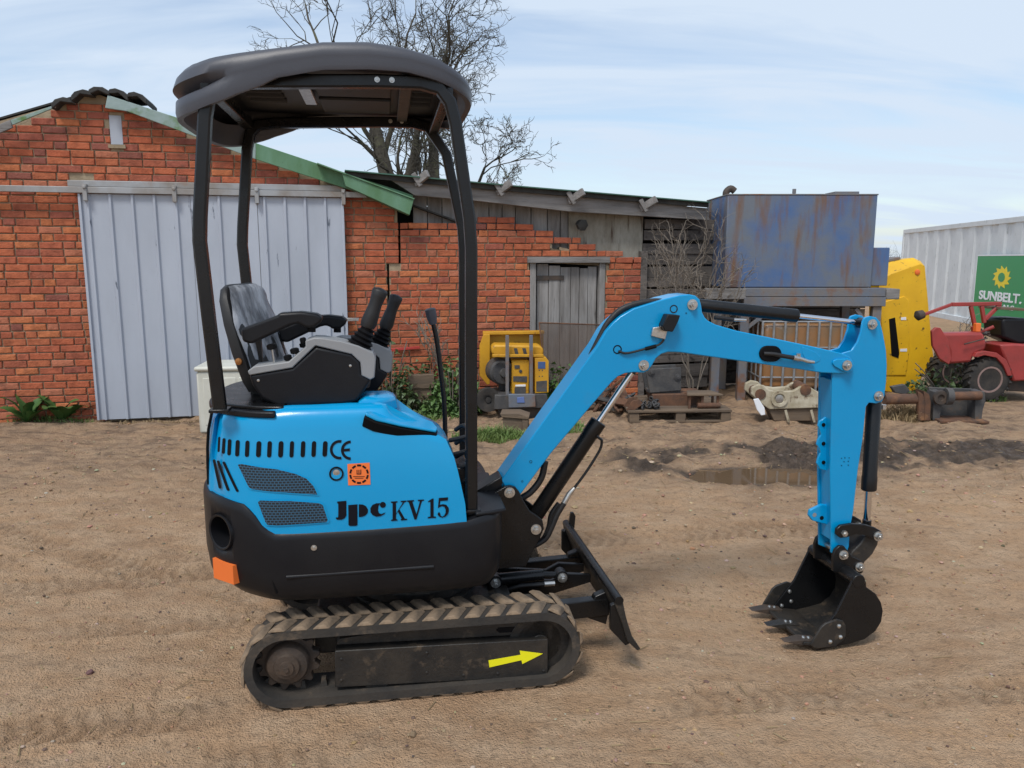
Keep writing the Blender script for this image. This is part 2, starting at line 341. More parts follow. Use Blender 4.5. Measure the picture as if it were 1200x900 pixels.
tag(link('ground', me, ground_mat(), smooth=0), kind='structure'); 
me.polygons.foreach_set('use_smooth', np.ones(len(q), bool))
wm = mat('muddy_water', (0.13, 0.085, 0.05), rough=0.03, spec=0.6, bump=0.02, bscale=9)
p = MB(); p.prism([(PUD[0] + .62 * math.cos(k * .2618), PUD[1] + .40 * math.sin(k * .2618)) for k in range(24)], -0.06, -0.021, 'z'); tag(p.build('puddle', wm), kind='structure')
# loose stones
def blob(mb, c, s):
    ph = (1 + 5 ** .5) / 2; vv = [(-1, ph, 0), (1, ph, 0), (-1, -ph, 0), (1, -ph, 0), (0, -1, ph), (0, 1, ph), (0, -1, -ph), (0, 1, -ph), (ph, 0, -1), (ph, 0, 1), (-ph, 0, -1), (-ph, 0, 1)]
    ff = [(0, 11, 5), (0, 5, 1), (0, 1, 7), (0, 7, 10), (0, 10, 11), (1, 5, 9), (5, 11, 4), (11, 10, 2), (10, 7, 6), (7, 1, 8), (3, 9, 4), (3, 4, 2), (3, 2, 6), (3, 6, 8), (3, 8, 9), (4, 9, 5), (2, 4, 11), (6, 2, 10), (8, 6, 7), (9, 8, 1)]
    k = [s * random.uniform(.7, 1.2) / 1.9 for _ in range(3)]; k[2] *= .6; rz = Matrix.Rotation(random.uniform(0, 6.28), 3, 'Z')
    mb.add([Vector(c) + rz @ Vector((x * k[0] * random.uniform(.75, 1.2), y * k[1] * random.uniform(.75, 1.2), z * k[2])) for x, y, z in vv], ff)
st = MB(); cl = MB(); st.cur = cl.cur = (1, 1, 1, 1)
for i in range(6500):
    x = random.uniform(-4.5, 5); y = random.uniform(1.5, 7.8) if i % 3 else random.uniform(1.5, 4)
    u = (Vector((x, y, 0)) - EX.o).dot(EX.U); v = (Vector((x, y, 0)) - EX.o).dot(EX.V)
    if abs(u) < .75 and abs(v) < .6: continue
    s = random.choice([.004, .005, .005, .006, .007, .009]) * (1 + .6 * (y > 4)); 
    if random.random() < .018: s *= 2.0
    g = random.choice([(.42, .275, .165), (.34, .215, .125), (.28, .18, .11), (.44, .30, .19), (.46, .36, .26), (.15, .105, .075)]); g = tuple(k * random.uniform(.8, 1.1) for k in g)
    st.cur = (*g, 1); blob(st, (x, y, ground_z(x, y) + s * .15), s)
M['stone'] = mat('loose_stone', (1, 1, 1), (.8, .78, .75), scale=40, rough=.9, attr=True)
tag(st.build('gravel', M['stone'], fix=False, smooth=0), 'small stones and clods scattered over the bare earth yard', 'gravel', kind='stuff')

# ================================================================== EXCAVATOR
E = empty('mini_excavator', EX.o, EX.yaw)
tag(E, 'blue and black tracked mini excavator with canopy, parked on bare earth', 'excavator')
def px(v, *pts): return [EX.uz(x, y, v) for x, y in pts]
def bolt(c, r=0.019, n=(0, -1, 0), parent=None, name='bolt', m=None, ln=0.022):
    mb = MB(); nn = Vector(n).normalized(); c = Vector(c)
    mb.lathe(c, nn, [(0, r * 1.35), (ln * .25, r * 1.35), (ln * .25, r)], 16); mb.tube([c + nn * ln * .2, c + nn * ln], [r * .95, r * .85], 6); mb.tube([c + nn * ln * .9, c + nn * ln * 1.35], [r * .5, r * .42], 10)
    return mb.build(name, m or M['zinc'], parent or E, smooth=30)
# ---- undercarriage
CL, CR, RT = (-0.487, 0.166), (0.474, 0.166), 0.150
def path(t, r=RT):                                  # t in 0..1 round the loop: position, outward normal, tangent
    st_ = CR[0] - CL[0]; L = 2 * st_ + 2 * math.pi * RT; d = (t % 1.0) * L
    if d < st_: return (CL[0] + d, CL[1] + r), (0, 1)
    d -= st_
    if d < math.pi * RT: a_ = math.pi / 2 - d / RT; return (CR[0] + r * math.cos(a_), CR[1] + r * math.sin(a_)), (math.cos(a_), math.sin(a_))
    d -= math.pi * RT
    if d < st_: return (CR[0] - d, CR[1] - r), (0, -1)
    d -= st_; a_ = -math.pi / 2 - d / RT; return (CL[0] + r * math.cos(a_), CL[1] + r * math.sin(a_)), (math.cos(a_), math.sin(a_))
NL = 36
def lug_mesh(sgn):                                  # slanted half-width tread bar, local x along the loop, y across, z outward
    mb = MB(); y0, y1 = (-0.090, -0.004) if sgn < 0 else (0.004, 0.090)
    s0, s1 = (-0.030, 0.012) if sgn < 0 else (0.012, -0.030)
    lo_, hi_ = 0.032, 0.015
    A = [(s0 - lo_, y0, 0), (s0 + lo_, y0, 0), (s1 + lo_, y1, 0), (s1 - lo_, y1, 0)]; B = [(s0 - hi_, y0 + .006, 0.014), (s0 + hi_, y0 + .006, .014), (s1 + hi_, y1 - .004, .014), (s1 - hi_, y1 - .004, .014)]
    mb.add(A + B, [(0, 1, 2, 3), (4, 7, 6, 5)] + [(i, i + 4, (i + 1) % 4 + 4, (i + 1) % 4) for i in range(4)])
    return mb
lugN = lug_mesh(-1).build('tread_lug', M['lug'], None, bevel=.004); lugF = lug_mesh(1).build('tread_lug', M['lug'], None, bevel=.004)
for side in (-1, 1):
    vc = side * 0.41
    mb = MB(); rings = []
    for i in range(140):
        (u, z), n = path(i / 140); (ui, zi), _ = path(i / 140, RT - 0.031)
        rings.append([(u, vc - .09, z), (u, vc + .09, z), (ui, vc + .09, zi), (ui, vc - .09, zi)])
    rings.append(rings[0]); mb.loft(rings, cap=False)
    for i in range(NL * 1):
        (u, z), n = path((i + .5) / NL, RT - .03); tx = Vector((n[1], 0, -n[0])); nn = Vector((n[0], 0, n[1])); c = Vector((u, vc, z))
        for yy in (-.014,):
            mb.add([c + tx * a_ + Vector((0, yy + b_, 0)) + nn * h_ for h_, k_ in ((.002, 1), (-.032, .6)) for a_, b_ in ((-.014 * k_, 0), (.014 * k_, 0), (.014 * k_, .028), (-.014 * k_, .028))], [(0, 1, 2, 3), (7, 6, 5, 4)] + [(j, j + 4, (j + 1) % 4 + 4, (j + 1) % 4) for j in range(4)])
    T = mb.build('rubber_track', M['rubber'], E)
    for i in range(NL):
        for k, base in ((0, lugN), (1, lugF)):
            (u, z), n = path((i + .5 * k) / NL); tx = Vector((n[1], 0, -n[0])); nn = Vector((n[0], 0, n[1]))
            Mx = Matrix(((tx.x, 0, nn.x, u), (0, 1, 0, vc), (tx.z, 0, nn.z, z), (0, 0, 0, 1)))
            first = side == -1 and i == 0
            if first: o = base; o.parent = T; o.matrix_local = Mx
            else: o = copy_of(base, T, Mx)
    f = side                                            # outer face direction
    mb = MB(); pts = []
    for i in range(13 * 4):
        a_ = 2 * math.pi * i / 52; r_ = (.098, .118, .118, .098)[i % 4]; pts.append((CL[0] + r_ * math.cos(a_), CL[1] + r_ * math.sin(a_)))
    mb.prism(pts, vc - .02, vc + .02); S = mb.build('sprocket', M['rusthub'], E, bevel=.003)
    mb = MB(); mb.lathe((CL[0], vc, CL[1]), (0, f, 0), [(0, .080), (.045, .080), (.056, .072), (.062, .05), (.072, .045), (.074, .028), (.083, .026), (.084, .010), (.092, .009)], 32); mb.build('travel_motor', M['rusthub'], E)
    mb = MB(); cx, cz = CR                              # spoked idler
    mb.lathe((cx, vc - .03, cz), (0, 1, 0), [(0, .09), (0, .122), (.06, .122), (.06, .09), (0, .09)], 36)
    mb.lathe((cx, vc - .04, cz), (0, 1, 0), [(0, .035), (.08, .035)], 20)
    for k in range(5):
        a_ = k * 2 * math.pi / 5 + .3; mb.bar((cx + .03 * math.cos(a_), vc, cz + .03 * math.sin(a_)), (cx + .1 * math.cos(a_), vc, cz + .1 * math.sin(a_)), .03, .03, (0, 1, 0))
    mb.build('idler', M['black_dusty'], E, bevel=.002)
    for u in (-.16, .16):
        mb = MB(); mb.lathe((u, vc - .05, .098), (0, 1, 0), [(0, .03), (0, .062), (.03, .062), (.035, .045), (.065, .045), (.07, .062), (.10, .062), (.10, .03)], 24); mb.build('track_roller', M['black_dusty'], E)
    vo = vc + f * .062                                  # outer face of the frame box
    mb = MB(); P_ = px(-.472, (392.5, 763), (642, 749), (642, 792), (392.5, 806)); mb.prism(P_, vo, vc - f * .05)
    FR = mb.build('track_frame', M['black_dusty'], E, bevel=.003)
    mb = MB(); P_ = px(-.472, (397, 754), (470, 742), (640, 732), (641, 747.5), (393, 761.5)); mb.prism(P_, vo - f * .035, vc - f * .05); mb.build('upper_rail', M['black_dusty'], FR, bevel=.003)
    mb = MB(); P_ = px(-.455, (582, 740.5), (585, 738), (636, 735), (638, 738), (636, 741), (586, 744)); mb.prism(P_, vo - f * .037, vo - f * .033); mb.build('rail_slot', M['gasket'], FR)
    for q_ in ((400, 772), (400, 797), (500, 765), (500, 788), (543, 791), (583, 789), (637, 786)):
        u, z = EX.uz(*q_, -.472); mb = MB(); mb.lathe((u, vo, z), (0, f, 0), [(0, .006), (.003, .0055), (.005, .002)], 10); mb.build('bolt', M['black_dusty'], FR)
    if side < 0:
        mb = MB(); mb.prism(px(-.473, (572.5, 774), (610, 767.5), (609, 762.5), (636, 766), (612, 778), (611, 773.5), (573.5, 782)), vo - .002, vo + .001); tag(mb.build('arrow_decal', M['yellow_decal'], FR, smooth=0), 'yellow arrow decal on the track frame')
mb = MB(); mb.box(-.40, .40, -.33, .33, .13, .26); mb.box(-.30, .36, -.36, .36, .16, .24); mb.build('undercarriage', M['black_dusty'], E, bevel=.01)
mb = MB(); mb.lathe((0, 0, .24), (0, 0, 1), [(0, .27), (.03, .27), (.03, .24), (.09, .24), (.09, .29), (.17, .29)], 40); mb.build('slew_ring', M['black_dusty'], E)
mb = MB(); mb.tube(smooth_line([EX.p3(*q_) for q_ in ((480, 712, -.30), (505, 707, -.33), (530, 712, -.3), (560, 704, -.3))], 6), .008, 8); mb.build('hose', M['hose'], E)
# ---- dozer blade
mb = MB(); prof = [(0.775, .325), (.79, .335), (.805, .325), (.822, .25), (.846, .17), (.885, .112), (.872, .106), (.828, .15), (.80, .24), (.775, .305)]
mb.prism(prof, -.46, .46); BL = mb.build('dozer_blade', M['black_dusty'], E, bevel=.003)
mb = MB(); mb.cyl((.79, -.463, .326), (.79, .463, .326), .018, 14); mb.build('top_tube', M['black_paint'], BL)
mb = MB(); mb.prism([(.766, .30), (.79, .34), (.80, .40), (.815, .40), (.825, .38), (.82, .32), (.80, .25)], .40, .42); mb.build('lifting_lug', M['black_paint'], BL, bevel=.002)
for y0 in (-.447, .42):
    mb = MB(); mb.prism([(.76, .30), (.80, .32), (.86, .14), (.825, .125), (.76, .20)], y0, y0 + .02); mb.build('end_plate', M['black_paint'], BL, bevel=.002)
for v in (-.27, .20):
    mb = MB(); mb.bar((.26, v, .20), (.80, v, .22), .05, .075); mb.prism([(.70, .18), (.79, .14), (.82, .30), (.74, .27)], v - .02, v + .02); mb.build('blade_arm', M['black_paint'], E, bevel=.004)
mb = MB(); mb.prism([(.30, .19), (.60, .19), (.78, .235), (.78, .27), (.66, .285), (.60, .255), (.30, .29)], -.07, -.05); mb.prism([(.30, .19), (.60, .19), (.78, .235), (.78, .27), (.66, .285), (.60, .255), (.30, .29)], .05, .07); mb.build('blade_bracket', M['black_paint'], E, bevel=.003)
mb = MB(); mb.cyl((.36, -.085, .285), (.56, -.085, .292), .026, 18); mb.cyl((.56, -.085, .292), (.64, -.085, .285), .014, 14); mb.cyl((.64, -.06, .285), (.64, -.11, .285), .028, 16); mb.cyl((.345, -.06, .283), (.345, -.115, .283), .03, 16); mb.build('blade_cylinder', M['black_paint'], E)
bolt((.64, -.112, .285), .016); bolt((.345, -.117, .283), .016)
mb = MB(); mb.tube(smooth_line([(.40, -.10, .24), (.45, -.11, .258), (.52, -.115, .262), (.575, -.115, .262)], 6), .010, 8); mb.build('hose', M['hose'], E)
mb = MB(); mb.cyl((.56, -.115, .262), (.605, -.115, .262), .011, 10); mb.build('hose_fitting', M['zinc'], E)

# ---- house: plan outline of the rounded tail, near side v < 0
PL = [(.345, -.22), (.335, -.36), (.285, -.445), (.18, -.475), (0, -.482), (-.2, -.483), (-.40, -.482), (-.53, -.470), (-.64, -.425), (-.72, -.355), (-.775, -.26), (-.805, -.14), (-.812, 0)]
half = [(p_.x, p_.y) for p_ in smooth_line([(a_, b_, 0) for a_, b_ in PL], 5)]
def vnear(u):
    for i in range(len(half) - 1):
        a_, b_ = half[i], half[i + 1]
        if b_[0] <= u <= a_[0] and i > 4:
            t = (a_[0] - u) / (a_[0] - b_[0] + 1e-9); return a_[1] + (b_[1] - a_[1]) * t
    return -.48 if u > -.5 else -.1
def hood_in(z): t = max(0, (z - .70) / .40); return .030 * t * t + .012 * t      # hood leans inward with height
def surf(u, z): return vnear(u) + hood_in(z) + .009
def on_hood(x, y):                                  # photo point -> (u, z) on the curved hood side
    v = -.47
    for _ in range(6): u, z = EX.uz(x, y, v); v = surf(u, z)
    return u, z
full = half + [(a_, -b_) for a_, b_ in half[-2::-1]]
def zt(u, v):                                       # upper edge of the black skirt
    pts = [(-.9, .80), (-.70, .797), (-.62, .785), (-.585, .757), (-.55, .705), (-.51, .679), (-.18, .680), (.184, .687), (.24, .700), (.4, .704)]
    for (a_, za), (b_, zb) in zip(pts, pts[1:]):
        if a_ <= u <= b_: return za + (zb - za) * (u - a_) / (b_ - a_)
    return .70
def inset(pt, i, loop, d):
    n = len(loop); a_ = loop[i - 1]; b_ = loop[(i + 1) % n]; t = Vector((b_[0] - a_[0], b_[1] - a_[1])).normalized(); nn = Vector((t.y, -t.x))
    # loop runs near-front -> rear -> far-front: inside is towards the middle of the house
    if nn.dot(Vector((-.2 - pt[0], -pt[1]))) < 0: nn = -nn
    return (pt[0] + nn.x * d, pt[1] + nn.y * d)
rings = []
for k, (f, d) in enumerate([(0, .070), (.05, .036), (.18, .010), (.40, .0), (.92, .0), (.97, .003), (1, .010), (1, .05)]):
    r_ = []
    for i, p_ in enumerate(full):
        rear = max(0, min(1, (-.45 - p_[0]) / .36)); z0 = .398 + .02 * rear ** 2; top = zt(p_[0], p_[1]); dd = d * (1 + .9 * rear * (k < 2)) - .012 * rear
        q_ = inset(p_, i, full, dd); r_.append((q_[0], q_[1], z0 + (top - z0) * f))
    rings.append(r_)
mb = MB(); mb.loft(rings); SK = mb.build('skirt', M['black_plastic'], E)
def decal(name, poly, m, parent, lift=.0022, back=.004, srf=None):
    """thin sheet following the curved hood side: poly in (u, z)"""
    srf = srf or surf; bm = bmesh.new(); bm.faces.new([bm.verts.new((u, 0, z)) for u, z in poly])
    us = [p_[0] for p_ in poly]; zs = [p_[1] for p_ in poly]
    for k in range(int(min(us) / .02) - 2, int(max(us) / .02) + 2):
        if min(us) < k * .02 < max(us): bmesh.ops.bisect_plane(bm, geom=bm.verts[:] + bm.edges[:] + bm.faces[:], plane_co=(k * .02, 0, 0), plane_no=(1, 0, 0))
    for k in range(int(min(zs) / .025), int(max(zs) / .025) + 2):
        if min(zs) < k * .025 < max(zs): bmesh.ops.bisect_plane(bm, geom=bm.verts[:] + bm.edges[:] + bm.faces[:], plane_co=(0, 0, k * .025), plane_no=(0, 0, 1))
    for v_ in bm.verts: v_.co.y = srf(v_.co.x, v_.co.z) - lift
    for f_ in bm.faces:
        f_.normal_update()
        if f_.normal.y > 0: f_.normal_flip()
    me_ = bpy.data.meshes.new(name); bm.to_mesh(me_); bm.free(); return link(name, me_, m, parent, smooth=60)
sk_s = lambda u, z: vnear(u) + .0
def z3(x, y): return (220 + .3167 * x, 460 + .3167 * y)
def hz(*pts): return [on_hood(*z3(x, y)) for x, y in pts]
def skz(x, y):
    v = -.48
    for _ in range(6): u, z = EX.uz(*z3(x, y), v); v = vnear(u)
    return u, z
# pressed groove, panel seam, bolt, exhaust opening, orange plate on the skirt
a_, b_ = skz(365, 684), skz(910, 645)
mb = MB(); mb.tube([(a_[0], vnear(a_[0]) + .002, a_[1]), (b_[0], vnear(b_[0]) + .002, b_[1])], .0085, 10); mb.build('pressed_rib', M['black_plastic'], SK)
mb = MB(); mb.tube([(u, vnear(u) + (.0015 if z > .5 else .006), z) for u, z in (skz(272, 548), skz(290, 600), skz(310, 680), skz(328, 745))], .004, 6); mb.build('panel_seam', M['gasket'], SK)
u, z = skz(467, 574); bolt((u, vnear(u) - .001, z), .008, parent=SK, ln=.006)
def wrap_disc(uc, zc, ru, rz, n=24): return [(uc + ru * math.cos(2 * math.pi * i / n), zc + rz * math.sin(2 * math.pi * i / n)) for i in range(n)]
u = -.705; z = EX.uz(253, 623, vnear(u))[1]; nv = Vector((-.70, -.71, 0)).normalized(); c = Vector((u, vnear(u), z))
mb = MB(); c = c + nv * .010
cut = MB(); cut.cyl(c + nv * .05, c - nv * .07, .060, 32); cut_o = cut.build('cutter', M['gasket'], E)
md = SK.modifiers.new('cut', 'BOOLEAN'); md.operation = 'DIFFERENCE'; md.object = cut_o; md.solver = 'EXACT'
bpy.context.view_layer.update(); dg = bpy.context.evaluated_depsgraph_get(); sk_me = bpy.data.meshes.new_from_object(SK.evaluated_get(dg)); SK.modifiers.clear(); SK.data = sk_me; bpy.data.objects.remove(cut_o)
mb.lathe(c, nv, [(-.065, .0585), (.0015, .0585), (.004, .062), (.004, .067), (-.01, .069), (-.01, .061), (-.065, .061)], 32); EXH = mb.build('exhaust_opening', M['black_plastic'], SK)
mb = MB(); mb.lathe(c - nv * .068, nv, [(0, .0585), (.008, .0585)], 24); mb.build('dark_bore', M['gasket'], EXH)  # black disc: the dark depth of the opening is put into its colour
mb = MB(); zl = [EX.uz(246, 649, -.30)[1], EX.uz(249, 672, -.30)[1]]; zr = [EX.uz(268, 662, -.42)[1], EX.uz(269, 684, -.42)[1]]
nrm = Vector((-.74, -.67, 0)).normalized(); A = [Vector((-.738, vnear(-.738), zl[0])), Vector((-.650, vnear(-.650), zr[0])), Vector((-.650, vnear(-.650), zr[1])), Vector((-.738, vnear(-.738), zl[1]))]; A = [p_ + nrm * .021 for p_ in A]
mb.add(A + [p_ - nrm * .03 for p_ in A], [(0, 1, 2, 3), (7, 6, 5, 4)] + [(i, i + 4, (i + 1) % 4 + 4, (i + 1) % 4) for i in range(4)])
OP = mb.build('reflector_plate', M['orange_decal'], SK, smooth=0)
# ---- blue engine hood: L-shaped in plan (rear across the machine, near side forward)
near_h = [p_ for p_ in half if p_[0] < .20]
loop = [(.20, -.474)] + near_h + [(a_, -b_) for a_, b_ in half[-2::-1] if a_ < -.26] + [(-.26, .47), (-.26, -.16), (-.10, -.16), (.06, -.16), (.19, -.18), (.205, -.30)]
def umax(z):
    pts = [(.66, .192), (.76, .185), (.92, .152), (1.0, .118), (1.05, .06), (1.09, -.03), (1.13, -.09), (1.2, -.10)]
    for (a_, ua), (b_, ub) in zip(pts, pts[1:]):
        if a_ <= z <= b_: return ua + (ub - ua) * (z - a_) / (b_ - a_)
    return .192
rings = []
for k, (f, d) in enumerate([(0, 0), (.2, 0), (.4, 0), (.55, 0), (.70, 0), (.82, 0), (.90, .0), (.95, .006), (.985, .020), (1.0, .042)]):
    r_ = []
    for i, p_ in enumerate(loop):
        u, v = p_; base = zt(u, v) - .004
        zfront = 1.135 if u < -.10 else 1.135 - .10 * ((u + .10) / .30) ** 1.1
        if u < -.45: zfront = 1.135 - .035 * ((-.45 - u) / .36)
        z = base + (zfront - base) * f
        if u > -.10:                               # front slopes back with height
            um = umax(z); u = -.10 + (u + .10) * max(0.05, (um + .10) / .302)
        q_ = inset((u, v), i, loop, d) if d and v < 0.4 else (u, v)
        vv = q_[1] + (hood_in(z) + .009 if v < -.3 else -hood_in(z) if v > .3 else 0); uu = q_[0] + (hood_in(z) if u < -.7 else 0)
        r_.append((uu, vv, z))
    rings.append(r_)
mb = MB(); mb.loft(rings); HD = mb.build('engine_hood', M['blue_plastic'], E, smooth=50)
# raised blue shoulder beside the seat
mb = MB(); mb.loft([[(u, v, z) for u, v in ((-.21 + i_ * 2, -.37 + i_), (-.12 - i_ * 1.5, -.37 + i_), (-.055 - i_ * 2.2, -.29), (-.055 - i_ * 2.2, -.18 - i_), (-.21 + i_ * 2, -.18 - i_))] for z, i_ in ((1.09, 0), (1.134, .004), (1.150, .018))]); mb.build('shoulder_panel', M['blue_plastic'], HD, bevel=.008)
# fuel flap with black gasket and lock
def slab(pts, d0, d1, nrm):
    n = Vector(nrm).normalized(); mb = MB(); k = len(pts); A = [Vector(p_) + n * d0 for p_ in pts]; B = [Vector(p_) + n * d1 for p_ in pts]
    mb.add(A + B, [tuple(range(k)), tuple(range(2 * k - 1, k - 1, -1))] + [(i, i + k, (i + 1) % k + k, (i + 1) % k) for i in range(k)]); return mb
nf = (.22, -.45, .9)
def fl(x, y, v): return EX.p3(*z3(x, y), v)
P_ = [fl(648, 612, -.445), fl(655, 600, -.43), fl(745, 598, -.30), fl(800, 600, -.29), fl(905, 645, -.34), fl(921, 665, -.40), fl(918, 676, -.425), fl(780, 650, -.445), fl(690, 632, -.448)]
P_ = [p_ - Vector((0, 0, 0)) for p_ in [EX.p3(220 + .3167 * x, 300 + .3167 * y, v) for x, y, v in ((648, 612, -.452), (654, 600, -.44), (745, 598, -.31), (800, 600, -.30), (905, 640, -.35), (921, 660, -.41), (918, 676, -.432), (780, 652, -.452), (690, 632, -.455))]]
P_ = [p_ + Vector(nf).normalized() * .016 for p_ in P_]; G_ = slab(P_, -.04, .004, nf).build('flap_gasket', M['gasket'], HD, bevel=.004)
cen = sum(P_, Vector()) / len(P_); FLP = slab([cen + (p_ - cen) * .97 + Vector((0, 0, .004)) for p_ in P_], .003, .014, nf).build('fuel_flap', M['blue_plastic'], HD, bevel=.006, seg=3)
c = EX.p3(220 + .3167 * 772, 300 + .3167 * 607, -.35); mb = MB(); mb.lathe(c - Vector((0, 0, .01)), (0, 0, 1), [(0, .018), (.012, .018), (.014, .010), (.022, .009)], 16); mb.build('flap_lock', M['gasket'], FLP)
# slots, grilles, lock, stickers, lettering
def rrect(x0, y0, x1, y1, sk=0, r=6):
    w_ = (x1 - x0) / 2; pts = []
    for cx, cy, a0 in ((x1 - w_, y1 - w_, 90), (x0 + w_, y1 - w_, 180)): pass
    top = [(x0 + w_ + w_ * math.cos(R(a_)), y0 + w_ - w_ * math.sin(R(a_))) for a_ in range(180, -1, -30)]
    bot = [(x0 + w_ + w_ * math.cos(R(a_)), y1 - w_ - w_ * math.sin(R(a_))) for a_ in range(0, -181, -30)]
    return [(x + sk * (y1 - y) / (y1 - y0), y) for x, y in top + bot]
for x0, x1, y0, y1 in ((110, 119, 163, 220), (126, 137, 168, 226), (146, 159, 172, 232), (175, 190, 175, 236), (211, 226, 177, 238), (252, 270, 179, 239), (293, 309, 179, 240), (334, 352, 179, 240), (376, 391, 179, 240), (417, 433, 179, 239), (457, 473, 179, 238), (498, 515, 179, 237)):
    decal('vent_slot', hz(*rrect(x0, y0, x1, y1, 3)), M['gasket'], HD)
for (x0, y0, x1, y1) in ((98, 246, 120, 356), (113, 250, 150, 364), (134, 254, 184, 368)):
    w_ = 5.5 if x0 > 95 else 4; decal('vent_slot', hz((x0 - w_, y0 + 4), (x0, y0), (x0 + w_, y0 + 4), (x1 + w_, y1 - 4), (x1, y1), (x1 - w_, y1 - 4)), M['gasket'], HD)
GR = []
for pl in (((186, 266), (200, 263), (330, 283), (400, 300), (440, 318), (466, 345), (480, 376), (360, 368), (238, 356), (226, 348)), ((260, 404), (270, 398), (380, 400), (485, 408), (500, 415), (518, 470), (514, 478), (330, 490), (296, 488), (288, 478))):
    q_ = hz(*pl); cu = sum(p_[0] for p_ in q_) / len(q_); cz = sum(p_[1] for p_ in q_) / len(q_)
    fr = decal('grille_frame', [(cu + (u - cu) * 1.05, cz + (z - cz) * 1.10) for u, z in q_], M['blue_plastic'], HD, lift=.003)
    decal('grille', q_, M['grille'], fr, lift=.0045)
def zc(cx, cy, r, a0=0, a1=360, n=22): return [(cx + r * math.cos(R(a0 + (a1 - a0) * i / n)), cy - r * math.sin(R(a0 + (a1 - a0) * i / n))) for i in range(n + (a1 - a0 < 360))]
u, z = on_hood(*z3(550, 300)); mb = MB(); mb.lathe((u, surf(u, z) - .001, z), (0, -1, 0), [(-.02, .0255), (.004, .0255), (.004, .021), (-.004, .019)], 24); LK = mb.build('hood_lock', M['gasket'], HD)
mb = MB(); mb.lathe((u, surf(u, z) + .004, z + .003), (0, -1, 0), [(-.02, .012), (.004, .012), (.005, .005)], 18); mb.build('lock_barrel', M['zinc'], LK)
ST = decal('round_warning_sticker', hz((591, 264), (673, 259), (676, 340), (594, 343)), M['orange_decal'], HD)
for k in range(10):
    a0 = k * 36 + 4; decal('sticker_print', hz(*(zc(634, 301, 36, a0, a0 + 27, 5) + zc(634, 301, 29, a0 + 27, a0, 5)[::1])), M['black_decal'], ST, lift=.0034)
for q_ in ((625, 285, 628, 302), (639, 284, 642, 301), (625, 299, 642, 302), (632, 285, 635, 298), (612, 309, 655, 311), (618, 315, 650, 317)): decal('sticker_print', hz((q_[0], q_[1]), (q_[2], q_[1]), (q_[2], q_[3]), (q_[0], q_[3])), M['black_decal'], ST, lift=.0034)
def ring_arc(cx, cy, ro, ri, a0, a1, sx=1.0): 
    o_ = zc(cx, cy, ro, a0, a1, 18) + zc(cx, cy, ri, a1, a0, 18); return [(cx + (x - cx) * sx, y) for x, y in o_]
decal('ce_mark', hz(*ring_arc(562, 211, 36, 26, 78, 282, 1.0)), M['black_decal'], HD)
decal('ce_mark', hz(*ring_arc(603, 213, 36, 26, 90, 270, 1.0)), M['black_decal'], HD); decal('ce_mark', hz((574, 208), (600, 206), (600, 216), (574, 218)), M['black_decal'], HD)
LT = []
LT += [[(553, 403), (587, 400), (587, 455), (580, 465), (570, 470), (553, 470), (548, 466), (549, 461), (556, 462), (557, 455), (557, 411), (553, 409)]]
LT += [[(594, 416), (628, 413), (628, 490), (622, 493), (600, 493), (595, 490)], [(633, 413), (648, 414), (660, 420), (667, 432), (666, 444), (658, 454), (646, 459), (633, 460)]]
LT += [[(712, 409), (698, 409), (684, 415), (676, 427), (676, 442), (684, 453), (698, 459), (714, 457), (728, 449), (732, 443), (716, 449), (708, 446), (704, 434), (706, 420)], zc(722, 415, 11)]
def glyph(x0, x1, yb0, yb1, hgt, polys):
    o_ = []
    for pl in polys: o_.append([(x0 + (x1 - x0) * a_, (yb0 + (yb1 - yb0) * a_) - hgt * b_) for a_, b_ in pl])
    return o_
LT += glyph(752, 812, 475, 471, 72, [[(0, 0), (.40, 0), (.40, .06), (.31, .08), (.31, .92), (.40, .94), (.40, 1), (0, 1), (0, .94), (.10, .92), (.10, .08), (0, .06)],
    [(.31, .36), (.74, .92), (.60, .94), (.60, 1), (.95, 1), (.95, .94), (.84, .92), (.52, .58), (.86, .07), (1.0, .06), (1.0, 0), (.60, 0), (.60, .06), (.66, .08), (.42, .46), (.31, .30)]])
LT += glyph(811, 874, 471, 467, 72, [[(0, 1), (.42, 1), (.42, .94), (.32, .92), (.56, .26), (.76, .92), (.64, .94), (.64, 1), (1, 1), (1, .94), (.88, .92), (.56, 0), (.44, 0), (.10, .92), (0, .94)]])
LT += glyph(888, 918, 465, 463, 72, [[(0, 0), (1, 0), (1, .06), (.72, .08), (.72, 1), (.55, 1), (.05, .88), (.05, .82), (.32, .86), (.32, .08), (0, .06)]])
LT += glyph(924, 967, 462, 459, 72, [[(.12, 1), (.92, 1), (.88, .84), (.24, .84), (.20, .64), (.48, .67), (.76, .62), (.96, .46), (.98, .28), (.88, .12), (.66, .01), (.40, -.02), (.16, .04), (.02, .14), (.04, .24), (.16, .27), (.24, .20), (.26, .08), (.42, .03), (.58, .08), (.70, .22), (.70, .38), (.60, .52), (.40, .57), (.22, .54), (.08, .48), (.04, .52)]])
for q_ in LT: decal('lettering', hz(*q_), M['black_decal'], HD, lift=.0018)
# black seam between hood and rear cover, dark deck behind the seat
mb = MB(); mb.tube([(u, surf(u, z) - .001, z) for u, z in ((-.772, .815), (-.772, .90), (-.768, .96), (-.758, 1.03), (-.738, 1.095))], .0055, 8); mb.build('cover_seam', M['gasket'], HD)
mb = MB(); rr = [(u * .962 - .003, v * .915) for u, v in full if u < -.50]; mb.loft([[(u, v, z) for u, v in rr] for z in (1.098, 1.121)]); mb.build('rear_deck_trim', M['black_plastic'], E, bevel=.006)
mb = MB(); rr = [(u * .92 - .02, v * .84) for u, v in full if u < -.48]; mb.loft([[(u, v, z) for u, v in rr] for z in (1.12, 1.134)]); mb.build('rear_deck_plate', M['black_paint'], E, bevel=.004)
